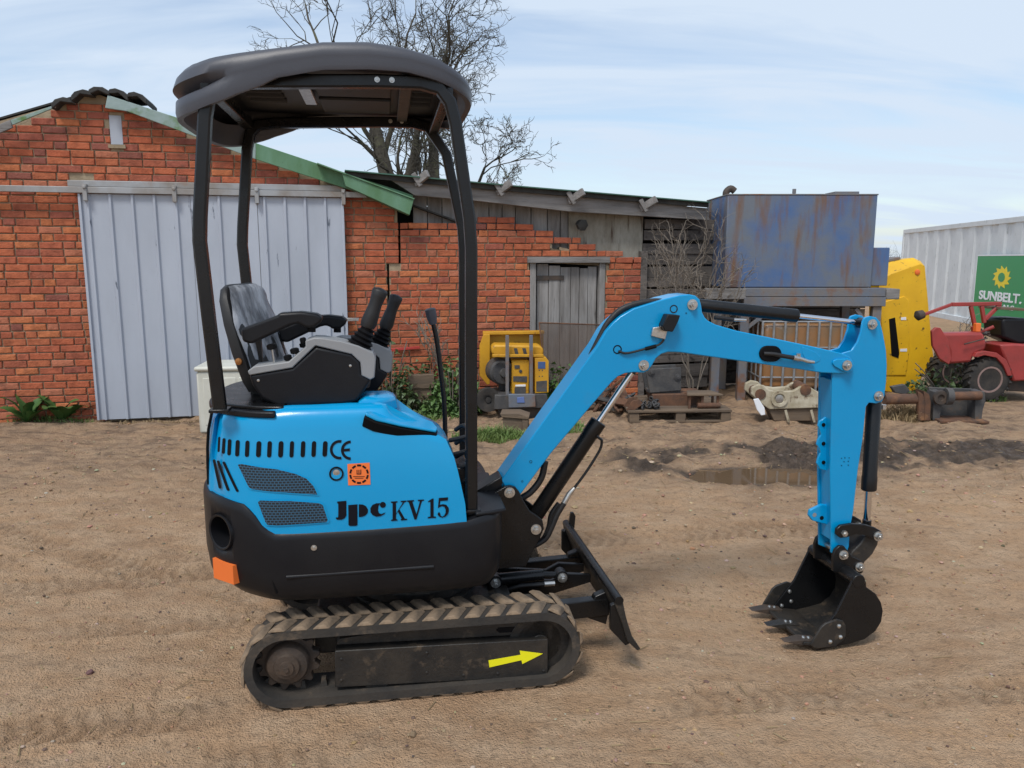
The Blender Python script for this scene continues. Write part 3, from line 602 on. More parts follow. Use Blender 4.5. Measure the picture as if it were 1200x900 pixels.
# operator's floor, front step, control valve block in front of the hood
mb = MB(); mb.box(-.25, .32, -.15, .44, .695, .712); mb.build('floor_plate', M['black_paint'], E, bevel=.004)
mb = MB(); mb.prism([(.345, -.42), (.345, .1), (.22, .1), (.20, -.30), (.225, -.455), (.29, -.44)], .700, .716, 'z'); mb.build('front_deck', M['black_plastic'], E, bevel=.006)
for k in range(5):
    z = .74 + .055 * k; mb = MB(); mb.tube(smooth_line([(.19 - .012 * k, -.33 + .01 * k, z), (.215, -.34, z + .03), (.20, -.28, z + .055), (.17, -.24, z + .03)], 5), .009, 8); mb.build('hose', M['hose'], E)
mb = MB(); mb.box(.16, .215, -.33, -.10, .71, .86); mb.build('valve_block', M['black_paint'], E, bevel=.008)
# ---- ROPS hoops
for v, nm in ((-.405, 'near'), (.405, 'far')):
    u0 = 0
    pts = [(-.681, v, 1.125), (-.7, v, 1.45), (-.714, v, 1.72), (-.708, v, 1.80), (-.672, v, 2.13), (-.655, v, 2.20), (-.62, v, 2.235), (-.55, v, 2.245), (-.1, v, 2.262), (.05, v, 2.262), (.115, v, 2.245), (.15, v, 2.20), (.168, v, 2.13), (.214, v, 1.80), (.22, v, 1.70), (.215, v, 1.2), (.213, v, .70)]
    if v > 0: pts = [(a_ + (.052 if a_ > 0 and z < 1.9 else .03 if a_ > 0 and z < 2.15 else 0), b_, z) for a_, b_, z in pts]
    mb = MB(); rings = []
    P_ = [Vector(p_) for p_ in pts]
    for i, p_ in enumerate(P_):
        d = (P_[min(i + 1, len(P_) - 1)] - P_[max(i - 1, 0)]).normalized(); y = Vector((0, 1, 0)); x = d.cross(y).normalized()
        a_ = .0215; rings.append([p_ + x * (a_ * c_) + y * (a_ * s_) for c_, s_ in ((1, .72), (.72, 1), (-.72, 1), (-1, .72), (-1, -.72), (-.72, -1), (.72, -1), (1, -.72))])
    mb.loft(rings); mb.build('canopy_hoop', M['black_paint'], E, smooth=30)
    for u, z in ((-.681, 1.128), (.213, .712)):
        mb = MB(); mb.box(u - .034, u + .034, v - .032, v + .032, z - .004, z + .008); mb.build('post_foot', M['black_paint'], E, bevel=.003)
for u in (-.66, .14):
    mb = MB(); mb.box(u - .02, u + .02, -.42, .42, 2.215, 2.25); mb.build('cross_member', M['black_paint'], E, bevel=.004)
for u, m_ in ((-.36, 'zinc'), (.0, 'black_dusty')):
    mb = MB(); mb.box(u - .022, u + .022, -.40, .05 if u < -.1 else .40, 2.262, 2.272); mb.build('roof_strap', M[m_], E, bevel=.002)
for v in (-.405, .405):
    for u in (-.10, -.05): bolt((u + (.05 if v > 0 else 0), v - .0215, 2.264), .007, parent=E, ln=.005)
# ---- canopy
def cplan(n=96):
    o_ = []
    for i in range(n):
        a_ = 2 * math.pi * i / n; c_, s_ = math.cos(a_), math.sin(a_); e_ = .46 if c_ > 0 else .46
        u = -.275 + (.525 if c_ > 0 else .53) * math.copysign(abs(c_) ** e_, c_); v = .475 * math.copysign(abs(s_) ** .42, s_); o_.append((u, v))
    return o_
cp = cplan()
def cz_low(u, v):
    pts = [(-.85, 2.155), (-.70, 2.165), (-.60, 2.185), (-.50, 2.215), (-.42, 2.252), (-.34, 2.275), (-.15, 2.287), (.0, 2.284), (.10, 2.266), (.17, 2.245), (.26, 2.215)]
    for (a_, za), (b_, zb) in zip(pts, pts[1:]):
        if a_ <= u <= b_: z = za + (zb - za) * (u - a_) / (b_ - a_); break
    else: z = 2.2
    if u < -.55: z -= .025 * min(1, (-.55 - u) / .2)
    return z
def cz_top(u):
    pts = [(-.85, 2.275), (-.76, 2.30), (-.65, 2.325), (-.5, 2.345), (-.38, 2.360), (-.27, 2.378), (-.12, 2.384), (.0, 2.372), (.11, 2.352), (.18, 2.325), (.26, 2.285)]
    for (a_, za), (b_, zb) in zip(pts, pts[1:]):
        if a_ <= u <= b_: return za + (zb - za) * (u - a_) / (b_ - a_)
    return 2.28
def ci(p_, k): return (-.275 + (p_[0] + .275) * (1 - k / .5), p_[1] * (1 - k / .47))
rings = []
groove = lambda u: max(0, min(1, (-.56 - u) / .12))
for f, d, kind in ((0, .022, 'low'), (0, .004, 'low'), (.15, 0, ''), (.34, .002, ''), (.46, .0, 'g'), (.60, .0, 'g2'), (.80, .006, ''), (.93, .022, ''), (1.0, .055, ''), (1.0, .13, 'top'), (1.0, .24, 'top2'), (1, .36, 'top3')):
    r_ = []
    for p_ in cp:
        u, v = p_; lo_, hi_ = cz_low(u, v), cz_top(u); dd = d
        if kind == 'g': dd = d + .030 * groove(u)
        if kind == 'g2': dd = d - .004 * groove(u)
        q_ = ci(p_, dd); z = lo_ + (hi_ - lo_) * f
        if kind == 'low' and d > .01: z += .004
        if kind.startswith('top'):
            z = cz_top(q_[0]) + {'top': .008, 'top2': .012, 'top3': .013}[kind]
        r_.append((q_[0], q_[1], z))
    rings.append(r_)
# inner face back up to the liner
inner = []
for d, f in ((.022, .0), (.030, .35), (.05, .62)): inner.append([(*ci(p_, d), cz_low(*p_) + .004 + (min(cz_top(p_[0]), 2.32) - cz_low(*p_) - .03) * f * 1.0) for p_ in cp])
mb = MB(); mb.loft(inner[::-1] + rings, cap=False); n = len(cp)
mb.f.append(tuple(len(mb.v) - n + i for i in range(n))); CN = mb.build('canopy_roof', M['grey_canopy'], E, smooth=60)
mb = MB(); mb.loft([[(*ci(p_, .045), 2.291) for p_ in cp], [(*ci(p_, .045), 2.31) for p_ in cp]]); mb.build('roof_liner', M['dark_liner'], CN)
for k in range(5):
    v = -.26 + .09 * k
    for u0, u1 in ((.03, .11), (-.60, -.46)):
        mb = MB(); mb.tube([(u0, v, 2.289), (u1, v, 2.289)], .014, 8); mb.build('liner_rib', M['dark_liner'], CN)
for (u0, u1, v0, v1) in ((-.33, -.05, -.32, -.04), (-.33, -.05, .02, .30)):
    mb = MB(); mb.box(u0, u1, v0, v1, 2.278, 2.293); mb.build('liner_panel', M['dark_liner'], CN, bevel=.006)

# ---- seat
SB = Vector((-.575, 0, 1.20)); ST_ = Vector((-.672, 0, 1.56)); ax = (ST_ - SB).normalized(); fw = Vector((ax.z, 0, -ax.x))
def seat_sec(t, w_, th, off): 
    c = SB + (ST_ - SB) * t; o_ = []
    for i in range(20):
        a_ = 2 * math.pi * i / 20; c_, s_ = math.cos(a_), math.sin(a_)
        o_.append(c + fw * (off + th * math.copysign(abs(c_) ** .6, c_)) + Vector((0, w_ * math.copysign(abs(s_) ** .5, s_), 0)))
    return o_
mb = MB(); mb.loft([seat_sec(t, w_, th, off) for t, w_, th, off in ((-.12, .19, .03, 0), (0, .212, .036, .002), (.3, .218, .038, .0), (.6, .212, .036, 0), (.85, .190, .032, 0), (.96, .160, .024, 0), (1.0, .12, .012, 0))]); SE = mb.build('seat_back', M['seat'], E)
def film_grid(nu=26, nv_=22):
    vs_ = []; fs = []
    for j in range(nv_ + 1):
        for i in range(nu + 1):
            t = -.02 + 1.0 * j / nv_; s = -1 + 2 * i / nu; wd = np.interp(t, [0, .3, .6, .85, .96, 1.0], [.205, .211, .205, .184, .155, .11])
            dpt = .040 + .007 * vnoise(np.array(i * .35), np.array(j * .16 + i * .12), 5) + .008 * vnoise(np.array(i * .8), np.array(j * .35), 8) - .014 * abs(s) ** 4
            if t > .93: dpt -= .02 * (t - .93) / .07
            vs_.append(SB + (ST_ - SB) * t + fw * float(dpt) + Vector((0, wd * s, 0)))
    for j in range(nv_):
        for i in range(nu): k = j * (nu + 1) + i; fs.append((k, k + 1, k + nu + 2, k + nu + 1))
    m_ = MB(); m_.add(vs_, fs); return m_
film_grid().build('plastic_wrap', M['film'], SE, smooth=70)
SE.matrix_local = Matrix.Translation(SB) @ Matrix.Rotation(R(-13), 4, 'Z') @ Matrix.Translation(-SB)      # seat swivelled a little towards the near side
mb = MB(); mb.loft([[(u, v, z) for u, v in ((-.56, -.20), (-.20, -.20), (-.16, -.14), (-.16, .14), (-.20, .20), (-.56, .20))] for z in (1.15, 1.20, 1.215)]); mb.build('seat_cushion', M['seat'], E, bevel=.015, seg=3)
mb = MB(); mb.box(-.56, -.2, -.16, .16, 1.10, 1.16); mb.build('seat_base', M['black_paint'], E, bevel=.005)
for y_ in (-.10, .10): mb = MB(); mb.bar((-.60, y_, 1.11), (-.60, y_, 1.35), .03, .05); mb.build('seat_bracket', M['black_paint'], E, bevel=.003)
c = EX.p3(220 + .3167 * 238, 300 + .3167 * 390, -.215); mb = MB(); mb.lathe(c, (0, -1, 0), [(0, .013), (.01, .013), (.012, .006)], 14); mb.build('pivot_bolt', mat('brass_bolt', (.45, .2, .07), rough=.4, metal=.8), SE)
# ---- consoles with joysticks
def zz(x, y, v): return EX.uz(240 + .2 * x, 320 + .2 * y, v)
def console(v0, v1, dx, dz, parts_far=False):
    vf = -.33
    def q_(*pts): return [(zz(x, y, vf)[0] + dx, zz(x, y, vf)[1] + dz) for x, y in pts]
    mb = MB(); mb.prism(q_((258, 595), (510, 555), (650, 428), (860, 470), (915, 520), (918, 590), (975, 622), (930, 700), (890, 755), (800, 770), (430, 780), (330, 735), (280, 660)), v0, v1); CO = mb.build('console', M['black_plastic'], E, bevel=.012, seg=3)
    mb = MB(); mb.prism(q_((253, 572), (290, 546), (492, 518), (592, 432), (590, 395), (640, 378), (690, 380), (800, 398), (900, 425), (985, 465), (1002, 500), (995, 610), (970, 624), (918, 598), (912, 522), (860, 474), (650, 424), (515, 553), (262, 598)), v0 - .004, v1 + .004); CT = mb.build('console_cover', M['grey_plastic'], CO, bevel=.004, seg=2)
    vm = (v0 + v1) / 2
    b0 = q_((905, 430))[0]; b1 = q_((955, 330))[0]; g0 = q_((950, 325))[0]; g1 = q_((1030, 100))[0]
    P0 = Vector((b0[0], vm, b0[1])); P1 = Vector((b1[0], vm, b1[1])); mb = MB(); ps = []; rs = []
    for k in range(9): ps.append(P0 + (P1 - P0) * k / 8); rs.append((.052 - .024 * k / 8) * (1 if k % 2 == 0 else .80))
    mb.tube(ps, rs, 18); JB = mb.build('joystick_boot', M['gasket'], CO, smooth=25)
    G0 = Vector((g0[0], vm, g0[1])); G1 = Vector((g1[0], vm, g1[1])); d = G1 - G0; mb = MB()
    mb.tube([G0 + d * t for t in (0, .12, .4, .6, .8, .95, 1.0, 1.04)], [.026, .031, .027, .024, .027, .030, .026, .010], 16); mb.build('joystick_grip', M['seat'], CO, smooth=50)
    for x, y in ((315, 628), (853, 542)):
        u, z = q_((x, y))[0]; mb = MB(); mb.lathe((u, v0 + .001, z), (0, -1, 0), [(0, .005), (.003, .005), (.004, .002)], 10); mb.build('screw', M['zinc'], CO)
    # armrest
    mb = MB(); pl = q_((205, 330), (420, 250), (430, 236), (560, 228), (650, 240), (685, 258), (680, 290), (640, 322), (590, 325), (545, 300), (500, 310), (270, 420), (215, 405)); mb.prism(pl, vm - .035, vm + .035); mb.build('armrest', M['black_plastic'], CO, bevel=.014, seg=3)
    p0 = q_((617, 318))[0]; p1 = q_((617, 352))[0]; mb = MB(); mb.cyl((p0[0], vm, p0[1]), (p1[0], vm, p1[1]), .016, 14); mb.build('armrest_post', M['gasket'], CO)
    for (x, y), (x2, y2), r in (((385, 435), (400, 530), .019), ((520, 460), (535, 490), .017), ((480, 500), (500, 520), .015), ((570, 398), (590, 410), .012)):
        a_ = q_((x, y))[0]; b_ = q_((x2, y2))[0]; mb = MB(); mb.lathe((a_[0], vm - .02, a_[1]), (-.2, 0, 1), [(-.012, r * .5), (-.008, r), (.006, r), (.010, r * .6)], 9); KN = mb.build('adjust_knob', M['gasket'], CO)
        mb = MB(); mb.cyl((a_[0], vm - .02, a_[1]), (b_[0], vm - .02, b_[1]), .004, 8); mb.build('knob_stem', M['zinc'], KN)
console(-.335, -.225, 0, 0)
n0 = zz(1030, 100, -.33); n1 = zz(1110, 135, .20); console(.145, .255, n1[0] - n0[0] + .01, n1[1] - n0[1])
# ---- travel lever
mb = MB(); a_ = [EX.p3(x, y, .10) for x, y in ((506, 372), (512, 400), (517, 440), (521, 480), (522, 512))]; a_[-1] = Vector((a_[-2].x + .0, .10, .72)); mb.tube(smooth_line(a_, 5), .011, 10); LV = mb.build('travel_lever', M['black_paint'], E)
mb = MB(); mb.tube([a_[0] - (a_[1] - a_[0]).normalized() * .04, a_[0] - (a_[1] - a_[0]).normalized() * .035, a_[0], a_[0] + (a_[1] - a_[0]).normalized() * .03], [.016, .024, .023, .016], 14); mb.build('lever_knob', M['grey_canopy'], LV)
# ---- boom, stick, bucket   (plane of the digging arm slightly to the near side of the middle)
V0 = -.12
bx = lambda v, *pts: px(v, *pts)
def rnd(c, r, a0, a1, n=7): return arc(c[0], c[1], r, a0, a1, n)
KP = bx(V0 - .10, (566, 586), (592, 570.5), (598, 569.5), (604, 571), (609, 577), (614, 588), (621, 599), (630, 605), (636, 610), (637.5, 620), (632, 633), (624, 648), (616, 664), (575, 668), (560, 668))
for s in (-1, 1):
    mb = MB(); mb.prism(KP, V0 + s * .10, V0 + s * .078); mb.build('swing_bracket_plate', M['black_paint'], E, bevel=.003)
mb = MB(); mb.cyl((.335, V0, .42), (.335, V0, .66), .055, 24); mb.box(.20, .36, V0 - .09, V0 + .09, .44, .49); mb.box(.20, .36, V0 - .09, V0 + .09, .58, .63); mb.box(.30, .42, V0 - .078, V0 + .078, .40, .44); mb.build('swing_post', M['black_paint'], E, bevel=.005)
BOOM = bx(V0 - .07, (586, 575), (588, 562), (640, 489), (700, 405.5), (710, 388), (718, 379), (727, 371), (743, 361.5), (764, 355), (780, 350), (797, 346), (808, 345), (815, 346.5), (820, 351), (822, 358), (823, 366), (826, 372), (830, 376), (839, 380.5), (863, 387.5), (902, 395.5), (951, 405.8), (985, 413.5), (996, 418), (1000, 424), (1000, 431), (996, 436), (989, 438), (963, 437), (936.5, 432.7), (902, 428), (853, 421), (817, 416), (797, 413), (783, 412.5), (775, 415), (769, 420), (764.5, 428), (760, 434), (754, 437), (743, 436.5), (733, 437.5), (724, 441.5), (717, 448), (691, 478), (646, 531), (612, 577), (604, 588), (596, 590), (589, 585))
mb = MB(); mb.prism(BOOM, V0 - .07, V0 + .07); BM = mb.build('boom', M['blue'], E, bevel=.004)
STK = bx(V0 - .056, (1011, 377), (1013, 372.5), (1019.6, 370.5), (1027, 372), (1031.5, 377), (1035, 391), (1038.5, 410.7), (1039.5, 428), (1038.7, 447), (1036.7, 464), (1034, 470.6), (1027, 473), (1018.5, 472), (1015, 476.7), (1011, 516), (1005.6, 550), (1000, 600), (996.5, 618), (995, 640), (992, 650), (984, 652), (974, 648), (973, 550), (975.5, 440), (976, 425), (984, 415), (998, 410.7), (1005, 401), (1009, 389))
for s in (-1, 1):
    mb = MB(); mb.prism(STK, V0 + s * .056, V0 + s * .044); SP = mb.build('stick_plate', M['blue'], E, bevel=.003)
SW = bx(V0 - .05, (974.5, 445), (996, 445), (1030, 458), (1016, 475), (1010, 520), (1000, 600), (992, 636), (975, 634), (974.5, 550)); mb = MB(); mb.prism(SW, V0 - .0445, V0 + .0445); mb.build('stick_web', M['blue'], E, bevel=.003)
# hose saddle strip and lifting eye on the operator's side of the stick
CLP = bx(V0, (975, 418 + 0), (0, 0))
pl = bx(V0, *[(780 + .2445 * x, 330 + .2445 * y) for x, y in ((795, 640), (770, 645), (735, 670), (728, 690), (738, 715), (742, 735), (728, 755), (722, 780), (735, 800), (740, 820), (728, 845), (722, 870), (735, 895), (795, 915))])
mb = MB(); mb.prism(pl, V0 - .006, V0 + .006); HC = mb.build('hose_clamp_plate', M['blue'], E, bevel=.002)
for y in (685, 775, 865):
    u, z = EX.uz(780 + .2445 * 753, 330 + .2445 * y, V0); mb = MB(); mb.lathe((u, V0 - .005, z), (0, -1, 0), [(0, .009), (.003, .009), (.003, .004), (.008, .004)], 12); mb.build('clamp_bolt', M['gasket'], HC)
pl = bx(V0, *[(860 + .2555 * x, 550 + .2555 * y) for x, y in ((445, 255), (400, 245), (355, 232), (340, 210), (345, 185), (400, 158), (445, 165))]); mb = MB(); mb.prism(pl, V0 - .009, V0 + .009); LE = mb.build('lifting_eye', M['blue'], E, bevel=.003)
for x, y, m_ in ((365, 206, 'grey_plastic'), (398, 220, 'gasket')):
    u, z = EX.uz(860 + .2555 * x, 550 + .2555 * y, V0); mb = MB(); mb.lathe((u, V0 - .0085, z), (0, -1, 0), [(0, .010), (.0012, .010)], 14); mb.build('eye_hole', M[m_], LE)
# boss plate on the boom nose, holes, light, cable, hoses
pl = bx(V0 - .072, *[(780 + .2445 * x, 330 + .2445 * y) for x, y in ((797, 390), (803, 376), (820, 370), (870, 368), (892, 378), (900, 400), (890, 428), (868, 438), (840, 425), (805, 405))]); mb = MB(); mb.prism(pl, V0 - .079, V0 - .069); mb.build('pin_boss', M['blue'], BM, bevel=.003)
pl = bx(V0 - .072, *[(780 + .2445 * x, 330 + .2445 * y) for x, y in ((655, 312), (720, 338), (742, 360), (740, 380), (715, 392), (680, 390), (655, 345))]); mb = MB(); mb.prism(pl, V0 - .0725, V0 - .069); mb.build('cover_plate', M['blue'], BM, bevel=.002)
def hole(x, y, r, par, v, m_='gasket'):
    u, z = EX.uz(x, y, v); mb = MB(); mb.lathe((u, v + .002, z), (0, -1, 0), [(0, r), (.0035, r), (.0035, r * .8), (.001, r * .7)], 18); return mb.build('hole', M[m_], par)
hole(723.5, 409.5, .0185, BM, V0 - .07); hole(789.5, 362, .017, BM, V0 - .07, 'black_paint'); hole(622, 541, .006, BM, V0 - .07); hole(804, 367, .003, BM, V0 - .07); hole(612, 564, .004, BM, V0 - .07)
for x, y in ((986, 537), (990, 536.5), (995, 536.5), (989, 541), (994, 540.5), (986, 545.5), (994, 545)): hole(x, y, .0025, SP, V0 - .056)
def z6(x, y, v): return EX.p3(780 + .2445 * x, 330 + .2445 * y, v)
pl = [(EX.uz(780 + .2445 * x, 330 + .2445 * y, V0 - .07)) for x, y in zc(485, 345, 38, 90, 270, 10) + zc(515, 345, 38, -90, 90, 10)]; mb = MB(); mb.prism(pl, V0 - .078, V0 - .066); GM = mb.build('hose_grommet', M['gasket'], BM, bevel=.003)
mb = MB(); mb.tube(smooth_line([z6(470, 345, V0 - .076), z6(520, 348, V0 - .085), z6(570, 358, V0 - .09), z6(620, 366, V0 - .088)], 6), .0095, 10); mb.build('hose', M['hose'], BM)
mb = MB(); mb.tube([z6(612, 364, V0 - .088), z6(640, 370, V0 - .088), z6(650, 372, V0 - .088), z6(680, 382, V0 - .085), z6(712, 386, V0 - .085)], [.011, .012, .009, .008, .006], 12); mb.cyl(z6(637, 345, V0 - .088), z6(637, 368, V0 - .086), .009, 10); mb.build('hose_fitting', M['zinc'], BM)
def z5(x, y, v): return EX.p3(550 + .411 * x, 330 + .411 * y, v)
a_ = z5(548, 155, V0 - .074); mb = MB(); mb.prism([EX.uz(550 + .411 * x, 330 + .411 * y, V0 - .09) for x, y in ((520, 155), (525, 132), (548, 128), (566, 140), (560, 165), (545, 162))], V0 - .086, V0 - .072); LB = mb.build('lamp_bracket', M['zinc'], BM, bevel=.002)
mb = MB(); mb.prism([EX.uz(550 + .411 * x, 330 + .411 * y, V0 - .10) for x, y in ((545, 125), (560, 92), (596, 95), (590, 112), (575, 142), (552, 140))], V0 - .125, V0 - .072); mb.build('work_lamp', M['black_plastic'], LB, bevel=.004)
mb = MB(); mb.tube(smooth_line([z5(425, 198, V0 - .073), z5(450, 204, V0 - .078), z5(500, 192, V0 - .079), z5(540, 180, V0 - .08), z5(555, 165, V0 - .088)], 6), .0048, 8); mb.build('lamp_cable', M['hose'], BM)
mb = MB(); mb.cyl(z5(502, 192, V0 - .08), z5(532, 184, V0 - .08), .008, 8); mb.build('cable_plug', M['gasket'], BM)
for s in (0, 1, 2):
    mb = MB(); vv = V0 - .035 + .04 * s; mb.tube(smooth_line([z5(345, 215, vv), z5(372, 160, vv), z5(395, 118, vv), z5(430, 82, vv), z5(475, 64, vv), z5(530, 56, vv), z5(570, 60, vv)], 6), .013, 10); mb.build('hose', M['hose'], E)
    mb = MB(); vv = V0 - .03 + .03 * s; mb.tube(smooth_line([z5(216, 512, vv), z5(205, 560, vv), z5(175, 600, vv), z5(140, 625, vv), z5(100, 680, vv)], 6), .014, 10); mb.build('hose', M['hose'], E)
mb = MB(); mb.bar(z5(20, 605, V0 - .02), z5(95, 560, V0 - .02), .10, .05); mb.build('hose_guide', M['black_paint'], E, bevel=.006)
# pins
for x, y, v in ((597, 577, V0 - .10), (628, 620, V0 - .10), (811, 357, V0 - .07), (754, 428, V0 - .07), (992, 428, V0 - .079), (1021.6, 380, V0 - .056), (1029, 464, V0 - .056), (987.5, 624, V0 - .075), (1028.6, 628, V0 - .085), (988, 650, V0 - .085), (1007, 664, V0 - .085)):
    u, z = EX.uz(x, y, v); bolt((u, v - .001, z), .0165, ln=.02)
    mb = MB(); mb.cyl((u, V0 - .05, z), (u, V0 + .075, z), .014, 14); mb.build('pivot_pin', M['zinc'], E)
# cylinders
def cylinder(pa, pb, split, r, rr, eye=.026):
    pa, pb = Vector(pa), Vector(pb); d = pb - pa; m_ = pa + d * split; dn = d.normalized(); mb = MB()
    mb.tube([pa + dn * .02, pa + dn * .035, m_ - dn * .07, m_ - dn * .065, m_ - dn * .004, m_], [r * .7, r, r, r * 1.06, r * 1.06, r * .9], 24); mb.cyl(pa + Vector((0, -.04, 0)), pa + Vector((0, .04, 0)), eye, 20)
    B_ = mb.build('cylinder_barrel', M['black_paint'], E); mb = MB(); mb.cyl(m_ - dn * .01, pb - dn * .035, rr, 20); mb.build('cylinder_rod', M['chrome'], B_)
    mb = MB(); mb.cyl(pb - dn * .05, pb - dn * .015, rr * 1.25, 16); mb.cyl(pb + Vector((0, -.034, 0)), pb + Vector((0, .034, 0)), eye * .9, 20); mb.build('rod_eye', M['black_paint'], B_); return B_
P = lambda x, y: EX.p3(x, y, V0)
def pv(x, y, v): u, z = EX.uz(x, y, v); return Vector((u, V0, z))
B1 = cylinder(pv(628, 620, V0 - .10), pv(754, 428, V0 - .07), .635, .034, .0135)
B2 = cylinder(pv(811, 357, V0 - .07), pv(1021.6, 380, V0 - .056), .615, .0275, .011)
B3 = cylinder(pv(1034, 464, V0 - .056), pv(1027, 628, V0 - .075), .70, .032, .016)
mb = MB(); mb.tube(smooth_line([z5(378, 452, V0 - .03), z5(372, 480, V0 - .03), z5(335, 540, V0 - .03), z5(298, 590, V0 - .03)], 6), .006, 8); mb.tube([z5(362, 440, V0 - .03), z5(378, 452, V0 - .03)], .006, 8); mb.build('steel_pipe', M['black_paint'], B1)
mb = MB(); mb.tube([z5(300, 588, V0 - .03), z5(285, 605, V0 - .03), z5(268, 635, V0 - .03)], [.008, .012, .012], 10); mb.build('hose_fitting', M['zinc'], B1)
for k in (0, 1):
    vv = V0 - .045 + .05 * k; mb = MB(); mb.tube(smooth_line([z5(270 - 14 * k, 632, vv), z5(250 - 16 * k, 665, vv), z5(235 - 8 * k, 700, vv), z5(215 - 5 * k, 735, vv), z5(170, 760, vv)], 6), .012, 10); mb.build('hose', M['hose'], E)
mb = MB(); mb.tube([z6(235, 172, V0 - .045), z6(325, 182, V0 - .045)], .009, 10); mb.build('hose', M['hose'], B2); mb = MB(); mb.tube([z6(322, 182, V0 - .045), z6(385, 185, V0 - .045)], .007, 8); mb.build('hose_fitting', M['zinc'], B2)
mb = MB(); u3 = z6(1045, 590, V0); mb.tube([u3, u3 + Vector((0, 0, -.02))], .012, 10); mb.build('hose_fitting', M['zinc'], B3)
# bucket linkage
def z7(x, y): return (860 + .2555 * x, 550 + .2555 * y)
pl = px(V0 - .085, *[z7(x, y) for x, y in ((470, 300), (472, 275), (490, 258), (540, 250), (600, 254), (650, 268), (678, 285), (682, 308), (668, 325), (640, 322), (600, 302), (560, 298), (520, 312), (490, 316))])
for s in (-1, 1): mb = MB(); mb.prism(pl, V0 + s * .085, V0 + s * .068); mb.build('tipping_link', M['black_paint'], E, bevel=.003)
pl = px(V0 - .06, *[z7(x, y) for x, y in ((640, 300), (665, 300), (660, 345), (635, 390), (600, 425), (585, 455), (562, 455), (558, 430), (530, 400), (545, 375), (580, 340), (600, 305))]); mb = MB(); mb.prism(pl, V0 - .062, V0 + .062); mb.build('bucket_link', M['black_dusty'], E, bevel=.006)
pl = px(V0 - .085, *[z7(x, y) for x, y in ((455, 470), (455, 400), (465, 370), (485, 352), (505, 352), (525, 375), (545, 400), (580, 415), (597, 440), (592, 475), (560, 490), (500, 475))])
BE = []
for s in (-1, 1): mb = MB(); mb.prism(pl, V0 + s * .085, V0 + s * .068); BE.append(mb.build('bucket_ear', M['black_paint'], E, bevel=.003))
# bucket shell: side profile measured on the near side plate
HW = .185; VN = V0 - HW
prof = px(VN, *[z7(x, y) for x, y in ((575, 488), (606, 515), (608, 540), (650, 570), (675, 610), (684, 650), (676, 700), (650, 742), (600, 780), (540, 798), (470, 815), (380, 832), (345, 806))])
front = px(VN, *[z7(x, y) for x, y in ((360, 800), (470, 660), (540, 520), (550, 495))])
for s in (-1, 1):
    mb = MB(); mb.prism(prof[:-1] + front, V0 + s * HW, V0 + s * (HW - .012)); SPB = mb.build('bucket_side', M['black_paint'], E, bevel=.002)
cx = sum(p_[0] for p_ in prof) / len(prof); cz_ = sum(p_[1] for p_ in prof) / len(prof)
inn = [(p_[0] + (cx - p_[0]) * .06, p_[1] + (cz_ - p_[1]) * .06) for p_ in prof]
mb = MB(); mb.loft([[(a_[0], v, a_[1]) for a_ in prof] + [(a_[0], v, a_[1]) for a_ in inn[::-1]] for v in (V0 - HW + .002, V0 + HW - .002)]); mb.build('bucket_shell', M['black_dusty'], E, smooth=50)
u, z = EX.uz(*z7(572, 512), VN); mb = MB(); mb.cyl((u, V0 - HW - .004, z), (u, V0 + HW + .004, z), .030, 20); mb.build('bucket_rim_tube', M['black_paint'], E, bevel=.003)
lipA = Vector((*px(VN, z7(380, 832))[0],)); lipB = Vector((*px(VN, z7(345, 806))[0],))
a_ = px(VN, z7(470, 815))[0]; mb = MB(); ld = (lipB - Vector(a_)).normalized(); 
tip = lipB + ld * .03; mb.prism([(a_[0], a_[1] - .004), (tip[0], tip[1] + .0), (tip[0] + .004, tip[1] + .012), (a_[0], a_[1] + .010)], V0 - HW - .003, V0 + HW + .003); LP = mb.build('cutting_edge', M['black_dusty'], E, bevel=.002)
for k in (-1, 0, 1):
    v = V0 + k * (HW - .03); mb = MB(); w0, w1 = .027, .020; b0 = tip - ld * .07; t1 = tip + ld * .085
    up = Vector((-ld.y, ld.x)); up = up if up.y > 0 else -up
    A = [(b0 + up * .020, w0), (b0 - up * .006, w0), (tip + ld * .0 - up * .006, w0), (t1, w1), (tip + up * .020, w0)]
    mb.loft([[(p_.x, v - wd, p_.y) for p_, wd in A], [(p_.x, v + wd, p_.y) for p_, wd in A]]); mb.build('tooth', M['rusthub'] if k else M['black_dusty'], LP, bevel=.002)
    for t in (-.04, -.015):
        c = tip + ld * t + up * .02; mb = MB(); mb.lathe((c.x, v + .0, c.y), (up.x, 0, up.y), [(0, .009), (.004, .008), (.007, .003)], 12); mb.build('tooth_bolt', M['zinc'], LP)
pl = px(VN - .01, *[z7(x, y) for x, y in ((352, 806), (400, 725), (420, 708), (475, 688), (500, 695), (512, 715), (514, 760), (500, 785), (470, 805), (430, 815), (375, 822))])
for s in (-1, 1):
    q_ = pl if s < 0 else [(a_ - .03, b_ + .012) for a_, b_ in pl]
    mb = MB(); mb.prism(q_, V0 + s * (HW + .012), V0 + s * HW); SC = mb.build('side_cutter', M['black_dusty'], E, bevel=.002)
    for x, y in ((480, 718), (487, 768), (440, 790)):
        u, z = EX.uz(*z7(x, y), VN - .01); vv = V0 - HW - .012 if s < 0 else V0 + HW - .012
        mb = MB(); mb.lathe((u - (.0 if s < 0 else .03), vv, z), (0, -1, 0), [(0, .010), (.004, .009), (.008, .003)], 14); mb.build('cutter_bolt', M['zinc'], SC)

